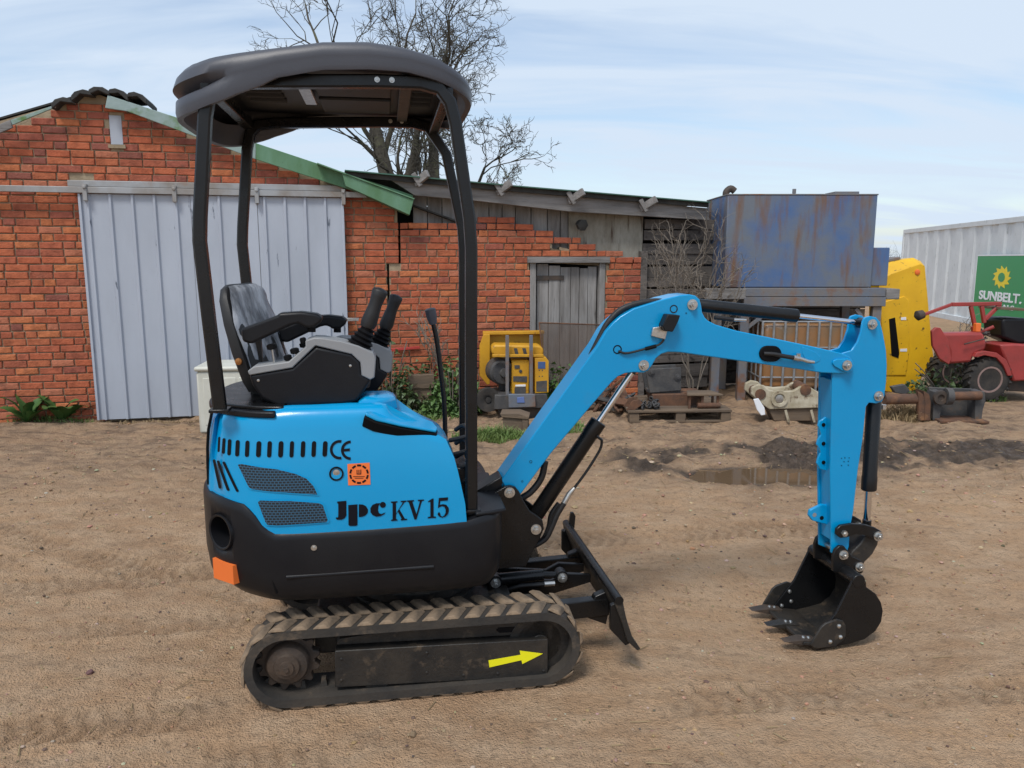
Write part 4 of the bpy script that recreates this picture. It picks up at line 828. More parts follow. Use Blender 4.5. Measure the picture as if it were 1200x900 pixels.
# ================================================================== BUILDINGS
M['brick'] = mat('red_brick', (1, 1, 1), (.50, .48, .47), scale=14, rough=.92, attr=True, bump=.8, bscale=50, lo=.42, hi=.78, spots=(.10, .055, .04), sscale=3.2, slo=.62, shi=.80, coord='World')
M['mortar'] = mat('lime_mortar', (.40, .32, .215), (.24, .185, .12), scale=5, rough=.95, bump=.5, bscale=50, coord='World')
M['door_steel'] = mat('pale_blue_painted_steel', (.43, .47, .54), (.355, .39, .45), scale=1.6, rough=.55, bump=.12, bscale=9, stretch=(1, 1, .3), spots=(.11, .13, .17), sscale=4.5, slo=.66, shi=.69, sstretch=(3, 3, .6))
M['rail_steel'] = mat('galvanised_rail', (.36, .37, .38), (.25, .22, .19), scale=3, rough=.5, metal=.3, spots=(.28, .13, .06), sscale=2.2, slo=.6, shi=.75)
M['green_wood'] = mat('mossy_green_board', (.13, .26, .17), (.085, .19, .09), scale=4, rough=.8, bump=.3, bscale=30, spots=(.05, .075, .03), sscale=6, slo=.6, shi=.75, stretch=(1, 1, .3))
M['pale_wood'] = mat('weathered_pale_green_board', (.30, .385, .39), (.20, .29, .24), scale=3, rough=.75, bump=.3, bscale=30, spots=(.10, .19, .06), sscale=5, slo=.57, shi=.72)
M['grey_wood'] = mat('weathered_grey_timber', (.31, .30, .29), (.175, .165, .155), scale=14, rough=.9, bump=.8, bscale=40, stretch=(1, 1, .12), spots=(.08, .07, .065), sscale=18, slo=.62, shi=.72, sstretch=(1, 1, .1))
M['grey_wood_h'] = mat('weathered_grey_beam', (.27, .258, .25), (.155, .147, .14), scale=14, rough=.9, bump=.8, bscale=40, stretch=(.12, 1, 1), spots=(.08, .07, .065), sscale=18, slo=.6, shi=.72, sstretch=(.1, 1, 1))
M['dark_wood'] = mat('dark_rotten_board', (.085, .076, .069), (.15, .132, .12), scale=9, rough=.95, bump=.8, bscale=40, stretch=(.15, 1, 1), spots=(.022, .018, .016), sscale=10, slo=.55, shi=.7)
M['asbestos'] = mat('lichened_cement_panel', (.34, .325, .275), (.22, .20, .16), scale=9, rough=.95, bump=.6, bscale=60, stretch=(1, 1, .4), spots=(.10, .07, .05), sscale=12, slo=.56, shi=.72, sstretch=(1.5, 1, .2))
M['slate'] = mat('dark_roof_sheet', (.022, .022, .022), (.05, .05, .046), scale=6, rough=.8, bump=.4, bscale=40)
M['green_edge'] = mat('green_sheet_edge', (.06, .15, .11), (.04, .10, .075), scale=4, rough=.6)
M['iron'] = mat('old_black_iron', (.035, .032, .03), (.08, .055, .04), scale=12, rough=.7)
M['shadow_void'] = mat('dark_interior_shade', (.02, .018, .017), rough=1.0)  # near-black colour standing in for the shade inside the shed
PAL = [(.46, .128, .058), (.47, .138, .062), (.40, .108, .054), (.46, .160, .088), (.34, .098, .062), (.50, .160, .064), (.27, .088, .062), (.45, .118, .054), (.42, .120, .064)]
def wz(x, y, v=0): return WL.uz(x, y, v)
H_, PIT = .0630, .0745
variants = {}
def brick_variant(L, c):
    key = (round(L, 3), c)
    if key not in variants:
        mb = MB(); g = PAL[c]; k = random.uniform(.85, 1.08); mb.cur = (g[0] * k, g[1] * k, g[2] * k, 1)
        j = lambda a_: a_ + random.uniform(-.003, .003)
        e_ = .006
        A = [(j(0), .012, j(0)), (j(L), .012, j(0)), (j(L), .012, j(H_)), (j(0), .012, j(H_))]; mb.add([(x, .02, z) for x, _, z in A] + [(x + (e_ if x < L / 2 else -e_), random.uniform(-.003, .002), z + (e_ if z < H_ / 2 else -e_)) for x, _, z in A] + [(x, .005, z) for x, _, z in A],
            [(8, 9, 5, 4), (9, 10, 6, 5), (10, 11, 7, 6), (11, 8, 4, 7), (4, 5, 6, 7), (0, 1, 9, 8), (1, 2, 10, 9), (2, 3, 11, 10), (3, 0, 8, 11)])
        o = mb.build('brick', M['brick'], None, smooth=0); variants[key] = o.data; bpy.data.objects.remove(o)
    return variants[key]
def lay(s0, s1, z0, z1, ok, openings=()):
    out_ = []; r_ = 0; z = z0
    while z < z1:
        s = s0 - (.11 if r_ % 2 else 0) + random.uniform(-.02, .02)
        while s < s1:
            L = .207 if random.random() < .80 else .099
            pieces = [(max(s, s0), min(s + L, s1))]
            for o0, o1, oz0, oz1 in openings:
                if oz0 < z + H_ and z < oz1:
                    nxt = []
                    for a_, b_ in pieces:
                        if b_ <= o0 or a_ >= o1: nxt.append((a_, b_)); continue
                        if a_ < o0: nxt.append((a_, o0))
                        if b_ > o1: nxt.append((o1, b_))
                    pieces = nxt
            for a_, b_ in pieces:
                if b_ - a_ > .035 and ok((a_ + b_) / 2, z + H_ / 2, a_, b_): out_.append((a_, z + random.uniform(-.002, .002), b_ - a_))
            s += L + .0125
        z += PIT; r_ += 1
    return out_
def put_bricks(parent, bricks, name_rest):
    def shown(b_):
        p_ = WL.world(b_[0], 0, b_[1]); d = p_ - EYE; fy = d.y * math.cos(CAM_P) - d.z * math.sin(CAM_P); xx = 600 + FPX * d.x / fy; return -25 < xx < 1200
    def key(b_): p_ = WL.world(b_[0] + b_[2] / 2, 0, b_[1]); return (not shown(b_), (p_ - EYE).length / (b_[2] ** .5))
    bricks = sorted(bricks, key=key); rest = MB(); rest.cur = (1, 1, 1, 1)
    for i, (s, z, L) in enumerate(bricks):
        Lq = .207 if L > .20 else round(L * 200) / 200
        # soot and damp: darker bricks high on the gable, purplish ones here and there
        w_ = [4, 4, 3, 2, 1 + 3 * (z > 2.25), 3 if z < 2.3 else 1, .6 + 2 * (z > 2.3), 3, 3]; c = random.choices(range(9), w_)[0]
        me_ = brick_variant(max(Lq, .04), c)
        if i < 300:
            o = bpy.data.objects.new('brick', me_); col.objects.link(o); o.parent = parent; o.location = (s, -.010 + random.uniform(-.004, .003), z)
        else:
            n0_ = len(rest.v); cl_ = me_.color_attributes['Col'].data[0].color; rest.cur = tuple(cl_)
            rest.add([Vector(v_.co) + Vector((s, -.010, z)) for v_ in me_.vertices], [tuple(p_.vertices) for p_ in me_.polygons])
    if rest.v: tag(rest.build(name_rest, M['brick'], parent, smooth=0, fix=False), kind='stuff')
# ---- barn
BARN = empty('brick_barn', WL.o, WL.yaw); tag(BARN, 'red brick barn with pale blue corrugated sliding door and gable roof', 'barn')
APS, APZ = wz(112, 108)[0], 3.29; SLR = (APZ - wz(480, 240)[1]) / (wz(480, 240)[0] - APS)
def gable(s): return APZ - SLR * abs(s - APS)
D0, D1 = wz(99, 260)[0], wz(402, 260)[0]; DT = wz(200, 226)[1]
v0, v1 = wz(127, 135), wz(145, 170)
hole_rust = wz(95, 211)
CRK = wz(467, 290)[0]; CK_L, CK_Z = wz(454, 330)[0], wz(460, 309)[1]      # stepped crack between barn and lean-to
def ok_barn(s, z, a_, b_):
    if z > min(gable(a_), gable(b_)) - .04: return False
    if s > CK_L and z < CK_Z: return False
    if abs(s - hole_rust[0]) < .10 and abs(z - hole_rust[1]) < .03: return False
    return True
put_bricks(BARN, lay(-3.3, CRK, -.10, 3.35, ok_barn, [(D0 + .05, D1 - .05, -1, 2.2), (v0[0], v1[0], v1[1], v0[1]), (CK_L, 9, -1, CK_Z - .03)]), 'brickwork')
mb = MB(); e0, e1 = APS - (APZ - 2.2) / SLR, APS + (APZ - 2.2) / SLR
mb.prism([(-3.3, -.25), (CK_L - .006, -.25), (CK_L - .006, CK_Z), (CRK - .006, CK_Z), (CRK - .006, gable(CRK)), (APS, APZ - .02), (-3.3, gable(-3.3))], .006, .24); mb.build('mortar_bed', M['mortar'], BARN, smooth=0)
mb = MB(); mb.box(-3.3, -3.06, .24, 8, -.2, gable(-3.3)); mb.box(CK_L - .24, CK_L - .006, .24, 8, -.2, gable(CRK)); mb.build('side_wall', M['mortar'], BARN, smooth=0)
mb = MB(); mb.box(v0[0] + .004, v1[0] - .004, -.002, .004, v1[1] + .004, v0[1]); VT = mb.build('vent_panel', M['door_steel'], BARN)
mb = MB(); mb.box(v0[0] - .02, v1[0] + .02, -.025, .02, v1[1] - .035, v1[1]); mb.build('vent_sill', M['mortar'], VT)
# roof sheets and verge boards
for s_, nm in ((1, 'r'), (-1, 'l')):
    mb = MB(); L_ = 3.6; n = 26; rows = []
    for k in range(n + 1):
        d = L_ * k / n; rows.append((APS + s_ * d, APZ + .0 - SLR * d))
    P2 = [(s, z) for s, z in rows] + [(s, z + .018) for s, z in rows[::-1]]; mb.prism(P2, .0, 8.2); mb.build('roof_slope', M['slate'], BARN, smooth=0)
for k, (x, y) in enumerate(((72, 122), (95, 113), (116, 109), (139, 112), (161, 116))):
    s, z = wz(x, y, -.12); mb = MB(); a_ = -math.atan(SLR) * (1 if s > APS else -1) * (0 if k == 2 else 1)
    pr_ = [(-.10, -.03), (-.085, .018), (-.04, .045), (.04, .045), (.085, .018), (.10, -.03), (.07, -.02), (0, .012), (-.07, -.02)]
    pr_ = [(s + x_ * math.cos(a_) - z_ * math.sin(a_), z + .01 + x_ * math.sin(a_) + z_ * math.cos(a_)) for x_, z_ in pr_]
    mb.prism(pr_, -.14, .35); mb.build('ridge_tile', M['slate'], BARN, bevel=.006)
def board(name, m_, pts, y0, y1, parent, bevel=.004): mb = MB(); mb.prism(pts, y0, y1); return mb.build(name, m_, parent, bevel=bevel)
a_, b_, c_, d_ = wz(127, 112, -.10), wz(420, 219, -.10), wz(405, 228, -.10), wz(124, 127, -.10)
board('verge_board', M['pale_wood'], [a_, wz(300, 168, -.1), wz(300, 187, -.1), wz(150, 131, -.1), d_], -.13, -.10, BARN)
board('verge_board', M['green_wood'], [wz(300, 168, -.1), wz(484, 229, -.1), wz(482, 246, -.1), wz(300, 187, -.1)], -.128, -.098, BARN)
board('verge_board', M['grey_wood_h'], [wz(-160, 212, -.1), wz(13, 141, -.1), wz(16, 150, -.1), wz(-160, 226, -.1)], -.13, -.10, BARN)
board('verge_capping', M['pale_wood'], [wz(13, 141, -.1), wz(66, 123, -.1), wz(66, 126, -.1), wz(15, 147, -.1)], -.12, -.10, BARN)
# sliding door: three ribbed sheets under a rail
DR = []
seams = [D0, wz(226, 260)[0], wz(303, 260)[0], D1]
DB = .01
for k in range(3):
    a_, b_ = seams[k] + (.004 if k else 0), seams[k + 1]; mb = MB(); s = a_; line = [(a_, 0)]
    pit = .205; s = a_ + .05
    while s + .05 < b_:
        line += [(s, 0), (s + .012, -.022), (s + .030, -.022), (s + .042, 0)]; s += pit
    line.append((b_, 0)); yo = -.085 - .006 * (k == 1)
    P2 = [(x, yo + y) for x, y in line] + [(x, yo + y + .003) for x, y in line[::-1]]
    mb.prism(P2, DB + .012 * k, DT - .03, 'z'); DR.append(mb.build('door_sheet', M['door_steel'], BARN, smooth=25))
for q_ in (D0, D1): mb = MB(); mb.box(q_ - .012, q_ + .012, -.11, -.06, DB, DT - .03); mb.build('door_edge', M['door_steel'], BARN, bevel=.003)
r0, r1 = wz(-260, 221), wz(429, 231); mb = MB(); mb.box(-3.2, r1[0], -.13, -.09, DT - .025, DT + .035); RL = mb.build('door_rail', M['rail_steel'], BARN, bevel=.004)
mb = MB(); mb.box(D0 - .10, wz(402, 225)[0], -.09, -.02, DT + .04, DT + .10); mb.build('rail_batten', M['rail_steel'], RL, bevel=.004)
for x in (104, 207, 302, 402):
    s = wz(x, 225)[0]; mb = MB(); mb.box(s - .02, s + .02, -.145, -.08, DT - .10, DT + .06); mb.lathe((s, -.145, DT + .03), (0, -1, 0), [(0, .018), (.012, .016), (.014, .006)], 12); mb.build('door_hanger', M['rail_steel'], RL, bevel=.003)
mb = MB(); s, z = wz(405, 374); mb.box(s - .02, s + .14, -.11, -.09, z - .015, z + .02); mb.build('door_latch', M['zinc'], BARN, bevel=.003)
# ---- lean-to
LT_ = empty('lean_to_shed', WL.o, WL.yaw); tag(LT_, 'low timber and brick lean-to shed with grey plank door beside the barn', 'shed')
BE_ = wz(752, 330)[0]; d0, d1 = wz(622, 330)[0], wz(708, 330)[0]; dz = wz(660, 302)[1]
steps = [(480, 262), (569, 262), (569, 257), (592, 257), (620, 264), (647, 270), (647, 296), (656, 296), (656, 277), (690, 285), (712, 296), (735, 300), (752, 302)]
stp = [wz(x, y) for x, y in steps]
def wall_top(s):
    for (a_, za), (b_, zb) in zip(stp, stp[1:]):
        if a_ <= s <= b_: return za + (zb - za) * (s - a_) / (b_ - a_ + 1e-6)
    return stp[0][1] if s < stp[0][0] else stp[-1][1]
def ok_lt(s, z, a_, b_):
    if z > wall_top(s) + .005: return False
    return True
put_bricks(LT_, lay(CK_L + .024, BE_, -.10, 2.2, ok_lt, [(0, CRK + .024, CK_Z - .03, 9), (d0 - .012, d1 + .012, -1, dz - .06), (wz(618, 301)[0], wz(714, 301)[0], dz - .08, dz - .05)]), 'brickwork')
top = [(s, z - .12) for s, z in stp]
mb = MB(); mb.prism([(CK_L + .024, -.25), (d0 - .02, -.25), (d0 - .02, dz - .02), (d1 + .02, dz - .02), (d1 + .02, -.25), (BE_, -.25), (BE_, top[-1][1])] + top[::-1] + [(CRK + .024, top[0][1]), (CRK + .024, CK_Z), (CK_L + .024, CK_Z)], .006, .22); mb.build('mortar_bed', M['mortar'], LT_, smooth=0)
mb = MB(); mb.box(CRK, 7.0, .36, .40, -.2, 2.25); mb.build('interior_shade_sheet', M['shadow_void'], LT_)  # added dark sheet in place of the unlit shed interior
# planks above the brickwork
x = 484.0; k = 0
while x < 664:
    w_ = random.uniform(15, 20); a_, b_ = wz(x, 240, .10)[0], wz(x + w_ - .9, 240, .10)[0]; zt_ = wz(x, 232 + (x - 484) * .11, .10)[1]; mb = MB(); mb.box(a_, b_, .10 + random.uniform(0, .012), .13, 1.7 + random.uniform(0, .05), zt_ + .12); mb.build('plank', M['grey_wood'], LT_, bevel=.003); x += w_
mb = MB(); a_, b_ = wz(667, 240, .06), wz(752, 330, .06); mb.box(a_[0], b_[0], .06, .10, 1.65, wz(700, 240, .06)[1]); mb.build('cement_panel', M['asbestos'], LT_, bevel=.004)
# fascia beam, roof sheet, rafter ends
F_ = -.16
fa = [wz(452, 207, F_), wz(600, 224, F_), wz(830, 244, F_), wz(832, 258, F_), wz(668, 248, F_), wz(560, 235.5, F_), wz(486, 229, F_)]
board('fascia_beam', M['grey_wood_h'], fa, F_, F_ + .05, LT_)
ra = [wz(404, 199, F_ - .08), wz(600, 217, F_ - .08), wz(832, 236.5, F_ - .08)]
mb = MB(); mb.prism([*ra, *[(s, z - .012) for s, z in ra[::-1]]], F_ - .10, 3.6); RS = mb.build('roof_sheet', M['green_edge'], LT_, smooth=0)
mb = MB(); mb.prism([*[(s, z - .014) for s, z in ra], *[(s, z - .062) for s, z in ra[::-1]]], F_ - .05, F_ - .02); mb.build('eave_shade_strip', M['slate'], LT_)  # dark strip painting the shade under the roof sheet edge
for x, y in ((495, 208), (592, 219), (677, 229), (762, 238)):
    p0 = Vector((*wz(x - 7, y + 6, F_ - .12),)); p1 = Vector((*wz(x + 6, y - 3, F_ - .12),)); mb = MB()
    mb.bar((p0[0], F_ - .02, p0[1]), (p1[0], F_ - .15, p1[1] + .015), .04, .08); mb.bar((p0[0] - .03, F_ - .07, p0[1] + .10), (p0[0] + .05, F_ - .07, p0[1] - .03), .03, .05); mb.build('rafter_end', M['grey_wood_h'], LT_, bevel=.004)
# mossy box verge where the two roofs meet
g0, g1, g2, g3 = wz(401, 203, -.22), wz(485, 234, -.22), wz(480, 252, -.22), wz(405, 218, -.22)
mb = MB(); mb.prism([g0, g1, g2, g3], -.22, -.05); mb.build('verge_box', M['green_wood'], LT_, bevel=.004)
mb = MB(); mb.prism([(g0[0] - .25, g0[1] + .10), (g1[0] + .01, g1[1] + .012), (g1[0], g1[1]), (g0[0] - .25, g0[1] + .085)], -.235, .0); mb.build('verge_capping', M['green_wood'], LT_, bevel=.003)
# door
q0, q1 = wz(618, 301, -.02), wz(714, 308, -.02); mb = MB(); mb.box(q0[0], q1[0], -.05, .12, q1[1], q0[1]); mb.build('lintel', M['grey_wood_h'], LT_, bevel=.004)
for a_, b_ in ((d0 - .01, d0 + .06), (d1 - .06, d1 + .01)): mb = MB(); mb.box(a_, b_, -.01, .12, -.1, q1[1]); mb.build('door_post', M['grey_wood'], LT_, bevel=.004)
edges = [629, 643, 656.5, 669, 679, 689, 699.5]
DD = None
for k in range(len(edges) - 1):
    a_, b_ = wz(edges[k], 340, .05)[0], wz(edges[k + 1] - .7, 340, .05)[0]; mb = MB(); mb.box(a_, b_, .045 + random.uniform(-.006, .006), .075, -.02, wz(650, 308 + (2 if k else 0) + random.uniform(0, 3) + .4 * k, .05)[1]); mb.build('door_plank', M['grey_wood'], LT_, bevel=.003)
mb = MB(); a_, b_ = wz(626, 322, .03), wz(661, 328, .03); mb.box(a_[0], b_[0], .028, .04, b_[1], a_[1] - .01); mb.box(a_[0] - .03, a_[0] + .01, .0, .04, b_[1] - .06, a_[1] + .05); mb.build('strap_hinge', M['iron'], LT_, bevel=.002)
# rotten horizontal boards at the right-hand end
z = 0.05; k = 0; s0_, s1_ = BE_ + .02, wz(838, 300)[0]
while z < 2.05:
    h = random.uniform(.12, .17); mb = MB(); y_ = .04 + random.uniform(0, .03); mb.box(s0_ + random.uniform(0, .03), s1_, y_, y_ + .03, z, z + h - .012, Matrix.Rotation(random.uniform(-.004, .004), 4, 'Y')); mb.build('weather_board', M['dark_wood'], LT_, bevel=.004); z += h
mb = MB(); mb.box(BE_ - .02, BE_ + .06, -.02, .10, -.1, 1.75); mb.build('corner_post', M['dark_wood'], LT_, bevel=.004)
LMP = EMP = None
p0 = wz(680, 263, -.03); mb = MB(); mb.lathe((p0[0], -.03, p0[1]), (0.3, -1, -.2), [(-.05, .035), (0, .062), (.06, .072), (.065, .06)], 6); o = mb.build('floodlight', M['slate'], LT_, bevel=.004)  # unlit floodlight on the shed front
# red rod leaning on the wall
p0, p1 = wz(458, 410, -.03), wz(492, 407, -.03); mb = MB(); mb.bar((p0[0], -.035, p0[1]), (p1[0], -.035, p1[1]), .02, .03); mb.build('red_bracket', mat('red_bracket_paint', (.45, .05, .04), rough=.5), LT_, bevel=.003)

# ================================================================== THINGS IN THE YARD
def thing(name, label, cat, x, Y, yaw=0, group=None):
    """empty standing on the ground at depth Y under photo column x, plus its working frame"""
    p_ = at(x, 450, Y); fr = Frame((p_.x, Y, 0), yaw); o = empty(name, fr.o, yaw); tag(o, label, cat, group); return o, fr
M['rust'] = mat('rusty_steel', (.16, .075, .04), (.075, .045, .032), scale=9, rough=.85, bump=.5, bscale=50, spots=(.24, .12, .055), sscale=7, slo=.55, shi=.7)
M['dark_steel'] = mat('dirty_dark_steel', (.045, .045, .048), (.085, .08, .075), scale=9, rough=.7, bump=.4, bscale=50, spots=(.13, .08, .05), sscale=8, slo=.6, shi=.75)
M['yellow'] = mat('worn_yellow_paint', (.80, .47, .012), (.70, .39, .01), scale=3, rough=.5, bump=.1, bscale=30, spots=(.16, .085, .02), sscale=16, slo=.61, shi=.68)
M['yellow_gen'] = mat('dirty_yellow_paint', (.62, .32, .012), (.50, .25, .015), scale=5, rough=.55, bump=.2, bscale=30, spots=(.16, .085, .03), sscale=9, slo=.62, shi=.72)
M['red'] = mat('faded_red_paint', (.36, .045, .04), (.27, .04, .035), scale=5, rough=.5, bump=.15, bscale=30, spots=(.12, .05, .035), sscale=7, slo=.62, shi=.75)
M['white_plastic'] = mat('off_white_plastic', (.62, .62, .55), (.50, .50, .43), scale=3, rough=.5, spots=(.25, .25, .18), sscale=5, slo=.62, shi=.75)
M['dirty_white'] = mat('flaking_cream_paint', (.52, .47, .36), (.30, .25, .16), scale=7, rough=.75, bump=.4, bscale=40, spots=(.13, .08, .045), sscale=10, slo=.57, shi=.66)
M['tank'] = mat('rust_streaked_blue_tank', (.065, .13, .28), (.135, .155, .185), scale=1.9, rough=.6, bump=.15, bscale=20, spots=(.155, .085, .05), sscale=3.4, slo=.50, shi=.68, sstretch=(2.0, 2.0, .33), lo=.38, hi=.60)
M['stand'] = mat('grey_blue_rusty_steel', (.125, .15, .19), (.18, .15, .125), scale=5, rough=.65, bump=.25, bscale=30, spots=(.19, .085, .04), sscale=4, slo=.52, shi=.66)
M['ibc'] = mat('stained_amber_bottle', (.32, .15, .055), (.20, .14, .085), scale=2.5, rough=.35, spots=(.30, .30, .29), sscale=2.0, slo=.56, shi=.66)
M['galv'] = mat('galvanised_bar', (.36, .37, .38), (.24, .24, .24), scale=8, rough=.45, metal=.5)
M['old_wood'] = mat('old_brown_plank', (.17, .12, .078), (.10, .075, .055), scale=10, rough=.9, bump=.6, bscale=40, stretch=(.15, 1, 1))
M['tyre'] = mat('tyre_rubber', (.018, .018, .018), (.05, .042, .035), scale=9, rough=.85, bump=.3, bscale=50)
M['container'] = mat('chalky_white_container_paint', (.66, .69, .70), (.58, .61, .62), scale=2, rough=.6, spots=(.30, .32, .29), sscale=14, slo=.60, shi=.75, sstretch=(1, 1, .3))
M['sign_green'] = mat('green_sign_face', (.0, .27, .075), rough=.4); M['sign_yellow'] = mat('yellow_sign_print', (.85, .66, .0), rough=.4); M['sign_white'] = mat('white_sign_print', (.8, .82, .85), rough=.4)
M['leaf'] = mat('green_leaf', (.055, .12, .028), (.09, .16, .04), scale=9, rough=.55, spots=(.10, .09, .03), sscale=6, slo=.64, shi=.74, coord='World')
M['leaf2'] = mat('dark_ivy_leaf', (.045, .085, .03), (.085, .125, .045), scale=7, rough=.5, spots=(.13, .085, .05), sscale=6, slo=.6, shi=.7, coord='World')
M['dock'] = mat('dock_leaf', (.045, .115, .028), (.075, .15, .035), scale=8, rough=.5)
M['grass'] = mat('grass_blade', (.10, .19, .035), (.16, .21, .06), scale=4, rough=.6, coord='World')
M['straw'] = mat('dead_straw', (.34, .25, .13), (.22, .15, .08), scale=4, rough=.8, coord='World')
M['bark'] = mat('grey_green_bark', (.085, .075, .055), (.05, .044, .036), scale=8, rough=.95, bump=.8, bscale=30, spots=(.12, .125, .06), sscale=3, slo=.55, shi=.7)
M['twig'] = mat('bare_twig_bark', (.24, .205, .165), (.15, .125, .10), scale=10, rough=.9)

# ---- white storage chest behind the digger
o, f = thing('storage_chest', 'off white lidded plastic storage chest standing before the corrugated barn door', 'chest', 262, 7.3, R(8))
a0, a1 = f.uz(229, 432)[0], f.uz(300, 432)[0]; zt_ = f.uz(229, 436)[1]
mb = MB(); mb.box(a0, a1, 0, .5, 0, zt_); CB = mb.build('chest_body', M['white_plastic'], o, bevel=.02)
mb = MB(); mb.box(a0 - .015, a1 + .015, -.02, .52, zt_ + .003, zt_ + .05); mb.build('lid', M['white_plastic'], o, bevel=.02)
for k in range(3): u0 = a0 + .06 + k * (a1 - a0 - .06) / 3; mb = MB(); mb.box(u0, u0 + .14, -.006, .004, .08, zt_ - .06); mb.build('moulded_panel', M['white_plastic'], CB, bevel=.006)

# ---- yellow generator
o, f = thing('generator', 'dirty yellow engine generator with open cover and grey uprights before the brick wall', 'generator', 603, 8.0, R(4))
Q = lambda *pts, v=0: [f.uz(x, y, v) for x, y in pts]
def gz(name, pts, v0_, v1_, m_, par=None, bevel=.004): mb = MB(); mb.prism(Q(*pts, v=v0_), v0_, v1_); return mb.build(name, m_, par or o, bevel=bevel)
gz('raised_cover', [(568, 391), (637, 390), (637, 417), (568, 446)], .52, .56, M['yellow_gen']); gz('cover_rim', [(566, 389), (638, 388), (638, 391.5), (566, 392.5)], .44, .56, M['yellow_gen'])
gz('cover_flange', [(566.5, 392), (574, 392), (574, 450), (571, 451), (562, 440), (562, 405)], .40, .44, M['yellow_gen'])
gz('cross_cover', [(576, 407), (580, 404), (633, 405), (637, 409), (637, 417), (630, 418), (580, 418), (576, 414)], .05, .30, M['yellow_gen'], bevel=.02)
for x in (602, 612): gz('cover_vent', [(x, 408), (x + 4, 408), (x + 6, 416), (x + 2, 416)], .045, .05, M['dark_steel'])
gz('front_bar', [(577, 415.5), (637, 415.5), (637, 418.5), (577, 418.5)], -.02, .02, M['yellow_gen'])
PN = gz('control_panel', [(600, 423), (620, 423), (619.5, 462), (599.5, 462)], .02, .25, M['yellow_gen'])
for pl in ([(603, 428), (609, 428), (609, 432), (603, 432)], [(601.5, 441), (617.5, 441), (617.5, 448), (601.5, 447)], [(603, 454), (616, 453), (616, 461), (603, 461)]): gz('panel_insert', pl, .012, .03, M['dark_steel'], PN, .001)
gz('panel_label', [(604, 451), (616, 450.5), (616, 453), (604, 453)], .014, .03, M['sign_white'], PN, .001); u, z = f.uz(610, 435, .02); mb = MB(); mb.lathe((u, .022, z), (0, -1, 0), [(0, .018), (.012, .016), (.014, .006)], 12); mb.build('dial', M['dark_steel'], PN)
RB = gz('switch_box', [(627, 420), (640, 419), (643, 423), (643, 460), (627, 461)], -.02, .22, M['yellow_gen'])
gz('switch_plate', [(630.5, 424), (639, 424), (639, 432), (630.5, 432)], -.026, -.018, mat('blue_switch_plate', (.05, .1, .25), rough=.5), RB, .001); gz('switch_panel', [(628.5, 447), (641, 446), (641, 459), (628.5, 459)], -.024, -.018, M['dark_steel'], RB, .001)
for x, y in ((632, 434), (635.5, 434), (632, 441), (635.5, 441)): u, z = f.uz(x, y, -.02); mb = MB(); mb.lathe((u, -.018, z), (0, -1, 0), [(0, .008), (.004, .006)], 8); mb.build('button', M['dark_steel'], RB)
c = f.uz(590, 437, .05); mb = MB(); mb.lathe((c[0], .10, c[1]), (.25, -1, 0), [(-.25, .05), (-.2, .14), (-.02, .14), (0, .12), (.02, .12), (.03, .05), (.06, .045)], 22); mb.build('alternator', M['dark_steel'], o)
mb = MB(); p0, p1 = f.uz(586, 424), f.uz(626, 464); mb.box(p0[0], p1[0], .26, .40, p1[1], p0[1]); mb.build('engine_block', M['dark_steel'], o, bevel=.02)
for x in (594.5, 622.5): gz('upright', [(x - 2, 393), (x + 2, 393), (x + 2, 471), (x - 1, 473), (x - 2, 471)], -.05, -.02, M['stand'])
gz('base_frame', [(580, 463), (641, 462), (643, 478), (579, 480)], -.06, .45, M['dark_steel'], bevel=.008)
gz('bumper_plate', [(596, 462), (627, 462), (628, 477), (596, 478)], -.10, -.062, M['stand'], bevel=.006); gz('plug_socket', [(606, 466), (614, 465), (615, 472), (606, 472)], -.108, -.10, mat('blue_socket', (.12, .18, .4), rough=.4), bevel=.002)
gz('skid', [(583, 480), (640, 478), (641, 492), (588, 494)], .02, .40, M['iron'])
for s in (0, 1):
    c = f.uz(572, 468, .05 + .35 * s); mb = MB(); mb.lathe((c[0], .05 + .35 * s, c[1]), (0, -1, 0), [(-.05, .06), (-.05, .125), (.05, .125), (.05, .06), (.03, .03), (.05, .028)], 22); mb.build('wheel', M['tyre'], o)
# wooden box and plank below it
o, f = thing('wooden_box', 'small open brown wooden box lying below the yellow generator', 'box', 603, 7.35, R(-4))
zb = 0
for nm, pl, y0, y1 in (('box_front', [(589, 489), (612, 491), (612, 511), (590, 509)], 0, .02), ('box_side', [(612, 490), (618.5, 489), (618.5, 509), (612, 511)], -.01, .22), ('box_lid', [(586, 485), (608, 485), (620, 489), (619, 491.5), (588, 489)], -.02, .22)):
    mb = MB(); mb.prism([(u, max(z, .003)) for u, z in [f.uz(x, y, y0) for x, y in pl]], y0, y1); mb.build(nm, M['old_wood'], o, bevel=.003)
# brown mesh sheet leaning on the shed door
o, f = thing('mesh_sheet', 'see-through brown mesh sheet leaning against the grey plank door', 'mesh sheet', 675, 8.35, R(10))
mm = mat('brown_fine_mesh', (.085, .058, .042), (.06, .042, .032), scale=5, rough=.8, alpha=.68); 
mb = MB(); A = [f.uz(x, y) for x, y in ((634, 379), (718, 382), (722, 445), (640, 462))]; mb.add([(A[0][0], .10, A[0][1]), (A[1][0], .12, A[1][1]), (A[2][0], -.05, max(A[2][1], .02)), (A[3][0], -.05, max(A[3][1], .02))], [(0, 1, 2, 3)]); mb.build('mesh_face', mm, o, smooth=0)
mb = MB(); mb.tube([(A[0][0], .10, A[0][1]), (A[1][0], .12, A[1][1])], .008, 6); mb.tube([(A[0][0], .10, A[0][1]), (A[3][0], -.05, max(A[3][1], .02))], .007, 6); mb.build('mesh_edge', M['rust'], o)

